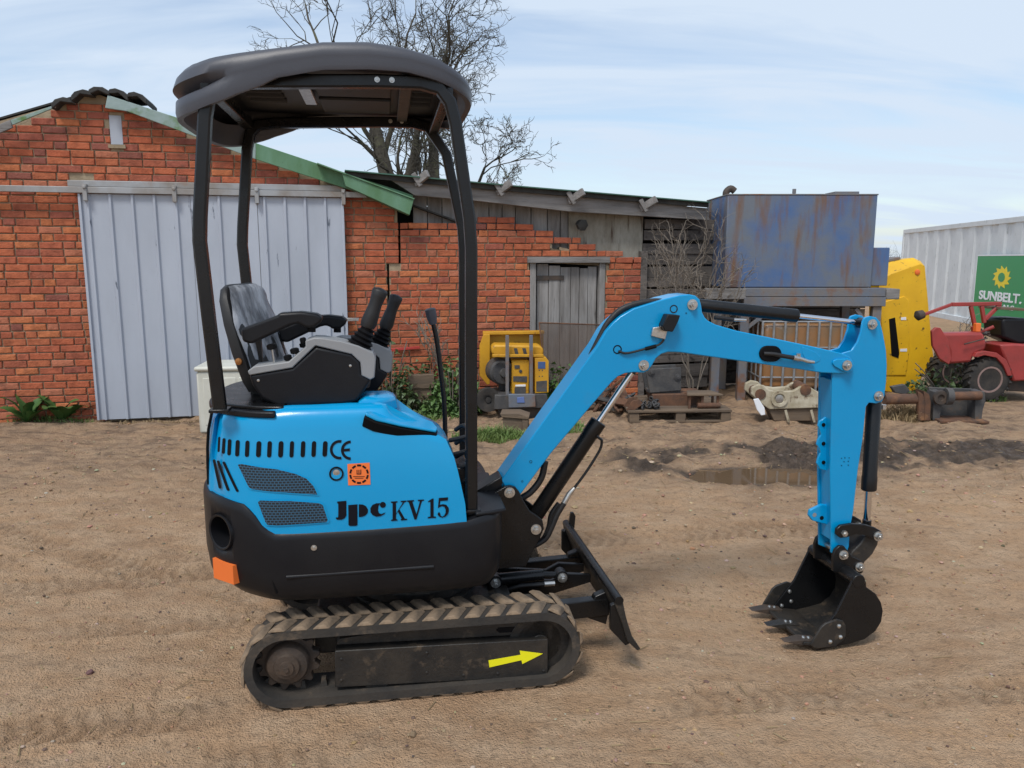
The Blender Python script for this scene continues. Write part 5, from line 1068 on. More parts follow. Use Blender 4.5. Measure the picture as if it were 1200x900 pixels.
# ---- pallet of scrap
o, f = thing('pallet', 'weathered timber pallet carrying scrap digger parts', 'pallet', 795, 7.75, R(2))
PE = o; a0, a1 = f.uz(738, 490)[0], f.uz(858, 490)[0]; PT = f.uz(800, 482)[1] + .01; PT = max(PT, .13)
for k in range(6):
    y0 = k * .155; mb = MB(); mb.box(a0 + random.uniform(-.02, .02), a1 + random.uniform(-.02, .02), y0, y0 + .125, PT - .025, PT, jit=.003); mb.build('deck_board', M['old_wood'], o, bevel=.003)
for u in (a0, (a0 + a1) / 2 - .05, a1 - .11):
    for y0 in (.01, .4, .8): mb = MB(); mb.box(u, u + .10, y0, y0 + .10, .0, PT - .028); mb.build('block', M['old_wood'], o, bevel=.004)
mb = MB(); mb.box(a0, a1, .012, .11, .0, .022); mb.box(a0, a1, .8, .9, 0, .022); mb.build('bottom_board', M['old_wood'], o, bevel=.003)
def onpal(name, label, cat, x, dv_=0.05): 
    p_ = f.uz(x, 450, dv_); e_ = empty(name, f.world(p_[0], dv_, PT), f.yaw); tag(e_, label, cat); return e_, Frame(f.world(p_[0], dv_, 0), f.yaw)
e_, g = onpal('rusty_block', 'rusty steel box section carrying the grey hitch on the pallet', 'scrap', 795, .25)
mb = MB(); mb.prism([(u, z - PT) for u, z in [g.uz(x, y) for x, y in ((764, 462), (826, 461), (823, 482), (770, 484))]], 0, .35); mb.build('box_section', M['rust'], e_, bevel=.012); RBK = e_
e2 = empty('quick_hitch', (e_.location.x, e_.location.y, g.uz(790, 462)[1]), f.yaw); tag(e2, 'dark grey steel hitch block resting on rusty box section', 'hitch'); zb = e2.location.z
hp = [(u, z - zb) for u, z in [g.uz(x, y) for x, y in ((757, 433), (799, 431), (799, 458), (762, 461))]]
mb = MB(); mb.prism(hp, .02, .05); mb.build('hitch_plate', M['dark_steel'], e2, bevel=.006); mb = MB(); mb.prism(hp, .26, .29); mb.build('hitch_plate', M['dark_steel'], e2, bevel=.006); mb = MB(); mb.box(hp[3][0], hp[2][0], .05, .26, .0, .03); mb.build('hitch_floor', M['dark_steel'], e2, bevel=.004)
for x, y in ((794, 442), (763, 436)): u, z = g.uz(x, y, .02); mb = MB(); mb.lathe((u, .02, z - zb), (0, -1, 0), [(0, .035), (.012, .035), (.014, .015), (.03, .014)], 14); mb.build('hitch_pin', M['dark_steel'], e2)
e_, g = onpal('step_stool', 'small rusty stand with flat wooden top at the right end of pallet', 'stand', 826, .06)
G = lambda *p_: [(g.uz(x, y)[0], g.uz(x, y)[1] - PT) for x, y in p_]
z1_ = G((826, 464))[0][1]; mb = MB(); mb.prism([(G((805, 462))[0][0], -.01), (G((812, 460))[0][0], .24), (G((840, 460))[0][0], .24), (G((847, 462))[0][0], -.01)], z1_, z1_ + .02, 'z'); mb.build('top_board', M['old_wood'], e_, bevel=.004)
for x in (809, 824, 842):
    for y0 in (.02, .20): u = G((x, 470))[0][0]; mb = MB(); mb.box(u - .012, u + .012, y0, y0 + .02, 0, z1_ - .001); mb.build('leg', M['rust'], e_, bevel=.002)
mb = MB(); u0, u1 = G((818, 480))[0][0], G((844, 480))[0][0]; mb.cyl((u0, .02, .035), (u1, .02, .035), .028, 12); mb.build('cross_tube', M['rust'], e_)
e_, g = onpal('grab_bracket', 'rusty hooked bracket with chain heap at the left end of pallet', 'scrap', 755, .03)
G = lambda *p_: [(g.uz(x, y)[0], g.uz(x, y)[1] - PT) for x, y in p_]
for v in (0, .18): mb = MB(); mb.prism([(u, max(z, 0)) for u, z in G((734, 486), (741, 470), (750, 468), (754, 474), (747, 478), (744, 487))], v, v + .02); mb.build('bracket_plate', M['rust'], e_, bevel=.003)
mb = MB()
for k in range(46):
    u = G((750 + random.random() * 24, 480))[0][0]; z = random.random() * .085 * (1 - abs((k % 24) - 12) / 14); mb.lathe((u, random.uniform(0, .2), .012 + max(z, 0)), (random.uniform(-1, 1), random.uniform(-1, 1), random.uniform(-1, 1)), [(0, .016), (0, .026), (.012, .026), (.012, .016), (0, .016)], 8)
tag(mb.build('chain_heap', M['dark_steel'], e_), kind='stuff')
# scrap heap left of the pallet: bent bars, plate
o, f = thing('scrap_heap', 'low heap of bent dark bars and plates beside the pallet, below the boom', 'scrap', 715, 8.15, 0)
for k in range(14):
    a_ = f.uz(random.uniform(690, 745), 480)[0]; b_ = a_ + random.uniform(-.5, .5); mb = MB(); z0 = random.uniform(.02, .12); mb.tube(smooth_line([(a_, random.uniform(-.1, .3), z0), ((a_ + b_) / 2, random.uniform(-.1, .3), z0 + random.uniform(0, .2)), (b_, random.uniform(-.1, .4), random.uniform(.02, .45))], 4), random.uniform(.008, .02), 6); mb.build('bent_bar', random.choice([M['dark_steel'], M['rust'], M['iron']]), o)
for k in range(7):
    mb = MB(); u = f.uz(random.uniform(695, 745), 470)[0]; Mx = Matrix.Translation((u, random.uniform(0, .35), random.uniform(.05, .22))) @ Euler((random.uniform(-.6, .6), random.uniform(-.6, .6), random.uniform(0, 3)), 'XYZ').to_matrix().to_4x4(); mb.box(-.14, .14, -.1, .1, -.01, .01, Mx); mb.build('scrap_plate', random.choice([M['dark_steel'], M['rust'], M['old_wood']]), o, bevel=.002)

# ---- tank on its stand
o, f = thing('steel_tank', 'large blue rust-streaked steel tank raised on a steel stand', 'tank', 935, 9.0, 0)
T0, T1 = f.uz(853, 228), f.uz(1021, 337); mb = MB(); mb.box(T0[0], T1[0], 0, .95, T1[1], T0[1]); TK = mb.build('tank_shell', M['tank'], o, bevel=.012)
mb = MB(); mb.box(T0[0] - .005, T1[0] + .005, -.006, .955, T0[1] - .006, T0[1] + .008); mb.build('top_flange', M['stand'], TK, bevel=.003)
s0, s1 = f.uz(1023, 290), f.uz(1042, 335); mb = MB(); mb.box(s0[0], s1[0], .05, .8, s1[1], s0[1]); mb.build('end_box', M['tank'], o, bevel=.008)
a_, b_ = f.uz(987, 222.5), f.uz(1016, 229); mb = MB(); mb.box(a_[0], b_[0], .2, .5, T0[1] + .012, a_[1]); mb.build('filler_hatch', M['stand'], o, bevel=.006)
a_ = f.uz(932, 221); mb = MB(); mb.box(a_[0] - .02, a_[0] + .02, .02, .04, T0[1] + .012, a_[1]); mb.build('lifting_lug', M['stand'], o, bevel=.004)
a_ = f.uz(854, 226, .4); mb = MB(); mb.tube(smooth_line([(a_[0] - .03, .4, T0[1]), (a_[0] - .03, .4, T0[1] + .06), (a_[0] + .02, .4, T0[1] + .10), (a_[0] + .07, .4, T0[1] + .07)], 5), .04, 12); mb.build('vent_pipe', M['iron'], o)
o, f = thing('tank_stand', 'grey-blue rusty steel stand carrying the blue tank', 'stand', 935, 8.98, 0)
z0, z1_ = f.uz(900, 359)[1], T1[1] - .004; zm = (z0 + z1_) / 2 + .005
x0, x1 = f.uz(872, 345)[0], f.uz(1038, 345)[0]
for y0 in (0, .85): mb = MB(); mb.box(x0, x1, y0, y0 + .10, zm, z1_); mb.box(x0, x1, y0 - .02, y0 + .08, z0, zm - .006); mb.build('top_beam', M['stand'], o, bevel=.006)
mb = MB(); q0 = f.uz(828, 337)[0]; mb.box(q0, x0 + .02, -.012, .088, zm - .03, z1_ - .006); mb.build('timber_bearer', M['grey_wood_h'], o, bevel=.01); mb = MB(); q1 = f.uz(1054, 340)[0]; mb.box(x1 + .002, q1, -.02, .4, zm - .03, z1_ - .01); mb.build('timber_bearer', M['grey_wood_h'], o, bevel=.01)
for x in (840, 872, 1026):
    for y0 in (.01, .86): u = f.uz(x, 400)[0]; mb = MB(); mb.box(u - .05, u + .05, y0, y0 + .08, 0, z0 - .002); mb.build('post', M['stand'], o, bevel=.005)
for a_, b_ in (((876, 385), (906, 362)), ((1022, 385), (1004, 362))): p0, p1 = f.uz(*a_), f.uz(*b_); mb = MB(); mb.bar((p0[0], .04, p0[1]), (p1[0], .04, p1[1]), .04, .04); mb.build('brace', M['stand'], o, bevel=.003)
# board fence closing the back under the stand
o, f = thing('board_fence', 'dark horizontal board fence in the shade behind the tank stand', 'fence', 900, 10.2, R(4)); z = 0.02
while z < 1.75: h = random.uniform(.14, .19); mb = MB(); mb.box(f.uz(790, 400)[0], f.uz(1012, 400)[0], random.uniform(0, .02), .04, z, z + h - .012); mb.build('fence_board', M['dark_wood'], o, bevel=.003); z += h
mb = MB(); mb.box(f.uz(790, 400)[0], f.uz(1012, 400)[0], .15, .17, 0, 1.74); mb.build('gap_blocker', M['slate'], o)  # added dark sheet, blocks the bright gaps between the boards
for x in (800, 900, 1000): u = f.uz(x, 400)[0]; mb = MB(); mb.box(u - .05, u + .05, .045, .14, 0, 1.8); mb.build('fence_post', M['dark_wood'], o, bevel=.004)
# IBC
o, f = thing('caged_liquid_tote', 'stained amber plastic liquid tote in a galvanised cage under the blue tank', 'tote', 945, 8.85, R(-2)); a0, a1 = f.uz(893, 400)[0], f.uz(999, 400)[0]; zt_ = f.uz(900, 377)[1]
mb = MB(); mb.box(a0 + .03, a1 - .03, .04, .95, .16, zt_ - .03); mb.build('bottle', M['ibc'], o, bevel=.05, seg=4)
mb = MB(); mb.box(a0, a1, 0, 1.0, .03, .14); mb.build('base_tray', M['dark_steel'], o, bevel=.01)
n = 9
for k in range(n): u = a0 + (a1 - a0) * k / (n - 1); mb = MB(); mb.cyl((u, 0, .14), (u, 0, zt_), .014, 8); mb.build('cage_bar', M['galv'], o)
for z in (.3, .65, zt_): mb = MB(); mb.cyl((a0, .012, z), (a1, .012, z), .011, 8); mb.cyl((a0, .012, z), (a0, 1.0, z), .011, 8); mb.build('cage_hoop', M['galv'], o)
for k in range(1, 6): mb = MB(); mb.cyl((a0, k * .19, .14), (a0, k * .19, zt_), .011, 8); mb.build('cage_bar', M['galv'], o)
# cream-white attachment
o, f = thing('breaker_cradle', 'flaking cream-painted cast cradle with rusty bores lying on the ground', 'machine part', 920, 7.8, R(-3))
Q = lambda *pts, v=0: [f.uz(x, y, v) for x, y in pts]
pl = Q((880, 462), (881, 454), (888, 450.5), (896, 452), (901, 457), (915, 459), (930, 458), (938, 453), (947, 452), (955, 457), (962, 461), (968, 470), (966, 478), (902, 480), (893, 474))
for y0 in (0, .26): mb = MB(); mb.prism(pl, y0, y0 + .05); CK = mb.build('side_casting', M['dirty_white'], o, bevel=.012, seg=3)
mb = MB(); mb.prism([(u, z - .01) for u, z in Q((897, 461), (960, 463), (962, 478), (903, 479))], .05, .26); mb.build('centre_casting', M['dirty_white'], o, bevel=.01)
for x, y in ((891, 462), (944, 457)):
    u, z = f.uz(x, y); mb = MB(); mb.cyl((u, -.01, z), (u, .32, z), .055, 18); mb.build('bore_tube', M['rust'], o)
u, z = f.uz(913, 467); mb = MB(); mb.lathe((u, -.002, z), (0, -1, 0), [(0, .085), (.02, .085), (.02, .055), (.006, .05)], 24); RG = mb.build('ring_flange', M['dirty_white'], o); mb = MB(); mb.lathe((u, 0, z), (0, -1, 0), [(0, .045), (.016, .04), (.018, .02)], 16); mb.build('hub', M['zinc'], RG)
mb = MB(); mb.prism(Q((883, 468), (889, 467), (896, 478), (897, 486), (892, 487), (887, 480), v=-.03), -.03, -.01); mb.build('bent_shield', M['sign_white'], o, bevel=.004)
mb = MB(); mb.prism([(u, max(z, .004)) for u, z in Q((902, 481), (960, 479), (962, 494), (908, 495))], .03, .24); mb.build('base_block', M['old_wood'], o, bevel=.006)
for x in (920, 950): p0, p1 = f.uz(x, 480), f.uz(x + 3, 494); mb = MB(); mb.bar((p0[0], -.02, p0[1]), (p1[0], -.04, max(p1[1], .01)), .02, .02); mb.build('strut', M['dirty_white'], o)

# ---- yellow digger counterweight panel
o, f = thing('yellow_engine_cover', 'worn yellow digger body panel with black stripe standing beside the blue tank', 'digger panel', 1068, 9.7, R(2))
Q = lambda *pts, v=0: [f.uz(x, y, v) for x, y in pts]
fr_ = [(1030, 330), (1044, 321), (1079, 309), (1084, 312), (1087, 345), (1089, 368), (1093, 410), (1096, 432), (1080, 442), (1077, 456), (1056, 461), (1030, 458)]
bk_ = [(1030, 315), (1044, 307), (1070, 302), (1079, 306), (1082, 345), (1084, 368), (1088, 410), (1090, 432), (1078, 440), (1075, 452), (1056, 457), (1030, 455)]
mb = MB(); A = [f.uz(x, y, 0) for x, y in fr_]; B = [f.uz(x, y, .14) for x, y in bk_]; mb.loft([[(u, 0, z) for u, z in A], [(u, .14, z) for u, z in B], [(u, .4, z - .01) for u, z in B]]); YB = mb.build('body_panel', M['yellow'], o, bevel=.008, smooth=20)
mb = MB(); mb.prism(Q((1032, 355), (1060, 347), (1065, 352), (1066, 410), (1062, 440), (1036, 440), v=-.014), -.014, .01); PN = mb.build('access_door', M['yellow'], o, bevel=.008)
mb = MB(); mb.prism(Q((1042, 374), (1049, 372), (1054, 414), (1053, 420), (1045, 417), v=-.02), -.02, -.012); mb.build('black_stripe', M['gasket'], PN, bevel=.001)
for a_ in ((1055, 409, 1063, 412), (1056, 372, 1062, 375)): mb = MB(); mb.prism(Q((a_[0], a_[1]), (a_[2], a_[1] - .5), (a_[2], a_[3]), (a_[0], a_[3]), v=-.02), -.018, -.012); mb.build('door_catch', M['sign_white'], PN)
u, z = f.uz(1075, 319); mb = MB(); mb.lathe((u, .002, z), (0, -1, 0), [(0, .035), (.012, .032), (.018, .015)], 16); mb.build('orange_reflector', M['orange_decal'], o)
mb = MB(); mb.prism(Q((1046, 305), (1065, 301), (1066, 304), (1047, 308)), .2, .6); mb.build('grey_cap', M['stand'], o, bevel=.004)
c0, c1 = f.uz(1036, 460), f.uz(1085, 460); mb = MB(); mb.box(c0[0], c1[0], .1, .65, .0, c0[1] - .01); mb.build('support_frame', M['iron'], o, bevel=.02)
# ---- rusty buckets
o, f = thing('rusty_digger_bucket', 'mossy rusty digger bucket with round pin tube, near the red tractor', 'bucket', 1125, 7.85, R(-4)); Q = lambda *pts, v=0: [f.uz(x, y, v) for x, y in pts]
fz = lambda L_: [(u, max(z, .004)) for u, z in L_]
mb = MB(); mb.prism(fz(Q((1097, 457), (1150, 459), (1151, 470), (1145, 492), (1110, 494), (1098, 480))), .16, .20); mb.build('back_plate', M['dark_steel'], o, bevel=.004)
for x0 in (1097, 1146): mb = MB(); a_ = Q((x0, 460), (x0 + 8, 459), (x0 + 9, 470), (x0 + 6, 480), (x0 + 4, 494), (x0 - 4, 494), (x0 - 3, 470)); mb.prism(fz(a_), -.05, .20) if 0 else mb.prism([(a_[0][0] + .0, 0)] * 0 + fz(a_), 0, .2); mb.build('side_plate', M['dark_steel'], o, bevel=.004)
p0, p1 = f.uz(1112, 464), f.uz(1148, 463); mb = MB(); mb.cyl((p0[0], -.02, p0[1]), (p1[0], -.02, p1[1]), .045, 14); mb.build('pin_tube', M['rust'], o)
mb = MB(); mb.lathe((p0[0] - .05, -.03, p0[1]), (1, 0, 0), [(0, .05), (0, .085), (.06, .085), (.06, .05), (0, .05)], 18); mb.build('pin_boss', M['dark_steel'], o)
u, z = f.uz(1100, 465); mb = MB(); mb.lathe((u, -.03, z), (0, -1, 0), [(0, .075), (.03, .07), (.03, .035), (.01, .03)], 18); mb.build('hub', M['iron'], o)
mb = MB(); q0, q1 = f.uz(1095, 496)[0], f.uz(1152, 496)[0]; mb.box(q0, q1, -.12, .18, .0, .025); mb.build('lip', M['rust'], o, bevel=.004)
o, f = thing('rusty_hitch_frame', 'rusty hitch frame with thick brown tube in dry grass', 'hitch', 1060, 7.9, R(3)); Q = lambda *pts, v=0: [f.uz(x, y, v) for x, y in pts]
p0, p1 = f.uz(1036, 468), f.uz(1082, 467); mb = MB(); mb.cyl((p0[0], 0, p0[1]), (p1[0], 0, p1[1]), .055, 16); mb.build('cross_tube', M['rust'], o)
for x in (1072, 1079): mb = MB(); mb.prism(fz(Q((x, 457), (x + 6, 461), (x + 8, 470), (x + 7, 494), (x, 494), (x + 1, 470))), -.06, -.02 if x < 1075 else .1); mb.build('hook_plate', M['rust'], o, bevel=.004)
mb = MB(); mb.prism(fz(Q((1050, 455), (1066, 452), (1072, 460), (1066, 464), (1054, 462))), .08, .14); mb.build('ear', M['dark_steel'], o, bevel=.006)
# ---- red tractor
o, f = thing('red_tractor', 'faded red compact tractor with black seat and rear cultivator before the container', 'tractor', 1165, 8.9, R(4)); Q = lambda *pts, v=0: [f.uz(x, y, v) for x, y in pts]
c = f.uz(1160, 446); rw = .27
def tractor_wheel(v):
    mb = MB(); mb.lathe((c[0], v - .09, rw), (0, 1, 0), [(0, .15), (-.01, .18), (.01, .245), (.05, .262), (.13, .262), (.17, .245), (.19, .18), (.18, .15)], 36); W_ = mb.build('tyre', M['tyre'], o)
    for k in range(20):
        for s in (-1, 1):
            a_ = 2 * math.pi * (k + .25 * s) / 20; mb = MB(); d = Vector((math.cos(a_), 0, math.sin(a_))); t = Vector((-math.sin(a_), 0, math.cos(a_))); C_ = Vector((c[0], v, rw)) + d * .262
            mb.bar(C_ + Vector((0, s * .005, 0)) + t * .03 * 1, C_ + Vector((0, s * .095, 0)) - t * .03 - d * .01, .028, .03, d); mb.build('tread_bar', M['tyre'], W_)
    mb = MB(); mb.lathe((c[0], v - .085, rw), (0, -1, 0), [(-.12, .155), (.01, .155), (.01, .135), (-.03, .12), (-.04, .05), (-.01, .045), (0, .02)], 28); mb.build('rim', mat('dull_pink_rim', (.32, .22, .2), (.2, .13, .11), scale=8, rough=.6), W_)
tractor_wheel(.09); tractor_wheel(.75)
pl = Q((1140, 418), (1143, 413), (1152, 411), (1166, 413), (1177, 421), (1182, 432), (1184, 440), (1179, 440), (1174, 428), (1166, 419), (1152, 416), (1145, 418)); mb = MB(); mb.prism(pl, -.03, .22); mb.build('mudguard', M['red'], o, bevel=.006)
mb = MB(); mb.prism(Q((1172, 404), (1190, 403), (1230, 406), (1232, 445), (1188, 447), (1184, 435), (1178, 420)), .0, .40); mb.build('body', M['red'], o, bevel=.02)
mb = MB(); mb.prism(Q((1186, 447), (1232, 447), (1232, 462), (1190, 460)), .1, .6); mb.build('chassis', M['iron'], o, bevel=.01)
mb = MB(); mb.prism(Q((1185, 376), (1190, 374), (1215, 374), (1218, 404), (1204, 405), (1186, 397)), .15, .5); mb.build('seat', M['black_plastic'], o, bevel=.03, seg=3)
# cultivator hood (half drum) behind
pl = Q((1091, 388), (1096, 383.5), (1101, 384), (1110, 398), (1114, 420), (1111, 427), (1100, 420), (1092, 405)); mb = MB(); mb.prism(pl, -.02, .02); CU = mb.build('drum_end', M['red'], o, bevel=.006)
mb = MB(); mb.prism(Q((1105, 391), (1154, 390), (1158, 402), (1157, 410), (1144, 415), (1140, 425), (1113, 427), (1114, 412)), .02, .22); mb.build('drum_hood', M['red'], o, bevel=.03)
mb = MB(); p0, p1 = f.uz(1128, 403), f.uz(1155, 396); mb.cyl((p0[0], -.03, p0[1]), (p1[0], -.03, p1[1]), .008, 8); mb.build('lever', M['iron'], o)
# roll bar / linkage frame
for a_, b_, wd in (((1090, 372), (1128, 358), .035), ((1128, 358), (1187, 357), .045), ((1151, 360), (1156, 386), .04), ((1164, 360), (1167, 380), .04), ((1168, 376), (1186, 358), .04), ((1155, 384), (1157, 400), .06)):
    p0, p1 = f.uz(*a_), f.uz(*b_); mb = MB(); mb.bar((p0[0], .2, p0[1]), (p1[0], .2, p1[1]), wd, wd); mb.build('frame_bar', M['red'], o, bevel=.006)
p0 = f.uz(1089, 371); mb = MB(); mb.lathe((p0[0], .2, p0[1]), (1, 0, .3), [(-.05, .02), (-.02, .06), (.05, .05), (.07, .02)], 12); mb.build('pivot', M['iron'], o)
p0, p1 = f.uz(1180, 362), f.uz(1215, 364); mb = MB(); mb.bar((p0[0], .3, p0[1]), (p1[0], .3, p1[1]), .4, .03); mb.build('top_board', M['old_wood'], o, bevel=.004)
p0 = f.uz(1155, 385); mb = MB(); mb.box(p0[0] - .03, p0[0] + .03, .12, .18, p0[1] - .05, p0[1] + .05); mb.build('orange_bracket', M['orange_decal'], o, bevel=.006)
for k in range(9):
    a_ = f.uz(random.uniform(1158, 1180), random.uniform(380, 408)); b_ = f.uz(random.uniform(1158, 1182), random.uniform(382, 410)); mb = MB(); mb.cyl((a_[0], .2, a_[1]), (b_[0], .3, b_[1]), random.uniform(.008, .022), 8); mb.build('linkage_rod', random.choice([M['iron'], M['red'], M['dark_steel']]), o)
# ---- container with sign
CA, CBv = Vector((12.85, 25.8, 0)), Vector((11.15, 16.4, 0)); dirc = (CBv - CA).normalized(); LC = 12.0
o = empty('shipping_container', CA, math.atan2(dirc.y, dirc.x)); tag(o, 'white corrugated shipping container standing behind the tractor', 'container')
line = []; s = .15
while s < LC - .2: line += [(s, 0), (s + .36, 0), (s + .44, .04), (s + .80, .04)]; s += .88
P2 = [(.1, 0)] + [(x, -y) for x, y in line] + [(LC - .1, 0)]; P2 = P2 + [(x, y + .01) for x, y in P2[::-1]]
P2 = [(x, -y) for x, y in P2]
mb = MB(); mb.prism([(x, -.0 + y) for x, y in P2], .15, 2.47, 'z'); mb.build('corrugated_side', M['container'], o, smooth=0)
for z0, z1_ in ((0, .15), (2.47, 2.6)): mb = MB(); mb.box(0, LC, -.03, .08, z0, z1_); mb.build('side_rail', M['container'], o, bevel=.01)
for x0 in (0, LC - .12): mb = MB(); mb.box(x0, x0 + .12, -.035, .1, .15, 2.47); mb.build('corner_post', M['container'], o, bevel=.01)
mb = MB(); mb.box(0.01, LC - .01, .08, 2.4, .1, 2.58); mb.build('container_shell', M['container'], o)
CF = Frame(CA, math.atan2(dirc.y, dirc.x))
# the visible long side faces the yard: which side of the frame is that?
side = -1 if CF.V.dot(EYE - CA) < 0 else 1
for ch in list(o.children):
    if side > 0: ch.matrix_local = Matrix.Scale(-1, 4, (0, 1, 0)) @ ch.matrix_local
yv = side * .085
g0, g1 = CF.uz(1147, 300, yv), CF.uz(1145, 386, yv); sw = 1.75 * (g0[1] - g1[1]) / 1.0
sg = empty('hire_sign', CF.world(g0[0], yv, g1[1]), o.rotation_euler.z); tag(sg, 'green sign with yellow sun and white lettering on container side', 'sign')
Wd, Hd = 4.6, g0[1] - g1[1]
def sp(name, poly, m_, l0, l1, par): mb = MB(); mb.prism(poly, side * l0, side * l1); return mb.build(name, m_, par, smooth=0)
FB = sp('sign_board', [(0, 0), (Wd, 0), (Wd, Hd), (0, Hd)], M['sign_green'], 0, .02, sg)
for pl in ([(-.02, -.02), (0, -.02), (0, Hd + .02), (-.02, Hd + .02)], [(-.02, Hd), (Wd, Hd), (Wd, Hd + .03), (-.02, Hd + .03)]): sp('sign_edge', pl, M['sign_white'], 0, .024, sg)
c = CF.uz(1175, 325, yv); cu, cz2 = c[0] - g0[0], c[1] - g1[1]; rs = abs(CF.uz(1175, 311.5, yv)[1] - CF.uz(1175, 339, yv)[1]) / 2; ru_ = abs(CF.uz(1186, 325, yv)[0] - CF.uz(1164, 325, yv)[0]) / 2
star = []
for k in range(11):
    a_ = 2 * math.pi * k / 11; star += [(cu + ru_ * math.cos(a_), cz2 + rs * math.sin(a_)), (cu + ru_ * .70 * math.cos(a_ + .12), cz2 + rs * .70 * math.sin(a_ + .12))]
sp('sun_emblem', star, M['sign_yellow'], .02, .024, sg)
for r_, m_, l_ in ((.11, 'sign_green', .028),): sp('sun_centre', [(cu + ru_ * .36 * math.cos(a_ * .3), cz2 + rs * .40 * math.sin(a_ * .3)) for a_ in range(21)], M[m_], .024, l_, sg)
def text(s_, size, x, z, m_, par, bold=.012):
    cu_ = bpy.data.curves.new('lettering', 'FONT'); cu_.body = s_; cu_.size = size; cu_.extrude = .004; cu_.offset = bold; t_ = bpy.data.objects.new('lettering', cu_); col.objects.link(t_)
    dg = bpy.context.evaluated_depsgraph_get(); me_ = bpy.data.meshes.new_from_object(t_.evaluated_get(dg)); bpy.data.objects.remove(t_)
    t2 = bpy.data.objects.new('lettering', me_); col.objects.link(t2); me_.materials.append(m_); t2.parent = par
    Mx = Matrix.Rotation(R(90), 4, 'X')
    if side > 0: Mx = Matrix.Rotation(math.pi, 4, 'Z') @ Mx
    t2.matrix_local = Matrix.Translation((x, side * .026, z)) @ Mx; return t2
tx0, tz0 = CF.uz(1148.5, 353, yv); tz0 -= g1[1]
def fit(t_, u0_, u1_, h_):
    xs_ = [v_.co.x for v_ in t_.data.vertices]; ys_ = [v_.co.y for v_ in t_.data.vertices]; kx = (u1_ - u0_) / (max(xs_) - min(xs_)); ky = h_ / (max(ys_) - min(ys_))
    for v_ in t_.data.vertices: v_.co.x = (v_.co.x - min(xs_)) * kx; v_.co.y = (v_.co.y - min(ys_)) * ky
ul, uh = CF.uz(1148.5, 348, yv)[0] - g0[0], CF.uz(1199, 348, yv)[0] - g0[0]; hh = CF.uz(1170, 342, yv)[1] - CF.uz(1170, 353, yv)[1]
tw = text('SUNBELT.', .46, ul, CF.uz(1170, 353, yv)[1] - g1[1], M['sign_white'], sg, .012); fit(tw, ul, uh, hh)
ul2, uh2 = CF.uz(1155, 358, yv)[0] - g0[0], CF.uz(1190, 358, yv)[0] - g0[0]
tw = text('RENTALS', .30, ul2, CF.uz(1170, 361.5, yv)[1] - g1[1], M['sign_white'], sg, .004); fit(tw, ul2, uh2, hh * .5)
# ---- plants
def leaf(mb, p_, d, L, w_, droop=.3, tw=None):
    d = Vector(d).normalized(); s = d.cross(Vector((0, 0, 1)))
    if s.length < .05: s = Vector((1, 0, 0))
    s.normalize(); n = s.cross(d); 
    if tw is not None: s = (s * math.cos(tw) + n * math.sin(tw)); 
    p_ = Vector(p_); m_ = p_ + d * L * .5 + n * L * .08; e_ = p_ + d * L - Vector((0, 0, droop * L))
    mb.add([p_, m_ + s * w_ / 2, e_, m_ - s * w_ / 2, m_ - n * w_ * .12], [(0, 1, 4), (1, 2, 4), (2, 3, 4), (3, 0, 4)])
def big_leaf(L, w_):
    mb = MB(); rows = []
    for i in range(8):
        t = i / 7; wd = w_ * math.sin(math.pi * (t * .9 + .06)) ** .8 * (1 + .12 * (-1) ** i); z = .5 * L * math.sin(t * 1.9); x = L * t
        rows.append([(x, -wd / 2, z + .12 * wd), (x, 0, z), (x, wd / 2, z + .12 * wd)])
    mb.loft(rows, cap=False, closed=False); return mb
for i, (x, y, n) in enumerate(((32, 497, 11), (72, 494, 13), (88, 492, 8))):
    p_ = gp(x, y, 0); p_.z = ground_z(p_.x, p_.y); o = empty('dock_plant', p_); tag(o, ['broad-leaved green dock plant under the brick wall, farthest from the corrugated door', 'upright bushy green dock plant under the brick wall', 'small green dock plant beside the foot of the corrugated door'][i], 'plant')
    for k in range(n):
        L = random.uniform(.18, .36); lf = big_leaf(L, L * .42).build('leaf', M['dock'], o, fix=False); lf.rotation_euler = (random.uniform(-.3, .3), random.uniform(-.5, .1), k * 6.28 / n + random.uniform(-.4, .4))
def bush(name, label, x, Y, n, sx_, sy_, sz_, m_, kind=None, Lf=(.05, .09), stems=8):
    p_ = at(x, 450, Y); p_ = Vector((p_.x, Y, 0)); o = empty(name, p_); tag(o, label, 'plant'); mb = MB(); ms = MB()
    for k in range(stems):
        a_ = random.uniform(0, 6.28); e_ = Vector((math.cos(a_) * sx_ * random.random(), math.sin(a_) * sy_ * random.random(), sz_ * random.uniform(.6, 1.05))); ms.tube(smooth_line([(e_.x * .3, e_.y * .3, 0), (e_.x * .6, e_.y * .6, e_.z * .6), tuple(e_)], 3), [.006] * 7, 4)
    for k in range(n):
        a_ = random.uniform(0, 6.28); r_ = random.random() ** .5; z = random.random(); hh = sz_ * (1 - .75 * r_ ** 2) * (.7 + .5 * math.sin(a_ * 3 + x)); q_ = Vector((math.cos(a_) * r_ * sx_, math.sin(a_) * r_ * sy_, z * hh))
        L = random.uniform(*Lf); leaf(mb, q_, (random.uniform(-1, 1), random.uniform(-1.2, .6), random.uniform(-.3, .8)), L, L * .65, random.uniform(0, .6), random.uniform(-1, 1))
    ms.build('stems', M['twig'], o, fix=False); tag(mb.build('foliage', m_, o, fix=False, smooth=0), kind='stuff')
bush('bramble', 'low spreading bramble with mixed green leaves along the brick wall', 505, 8.45, 2600, .62, .25, .52, M['leaf2'])
bush('bramble', 'tall ragged weed clump at the barn corner below the wall crack', 455, 8.2, 900, .30, .22, .80, M['leaf2'])
bush('nettle_clump', 'green nettle clump growing between digger lever and generator', 530, 8.2, 1100, .32, .22, .62, M['leaf'])
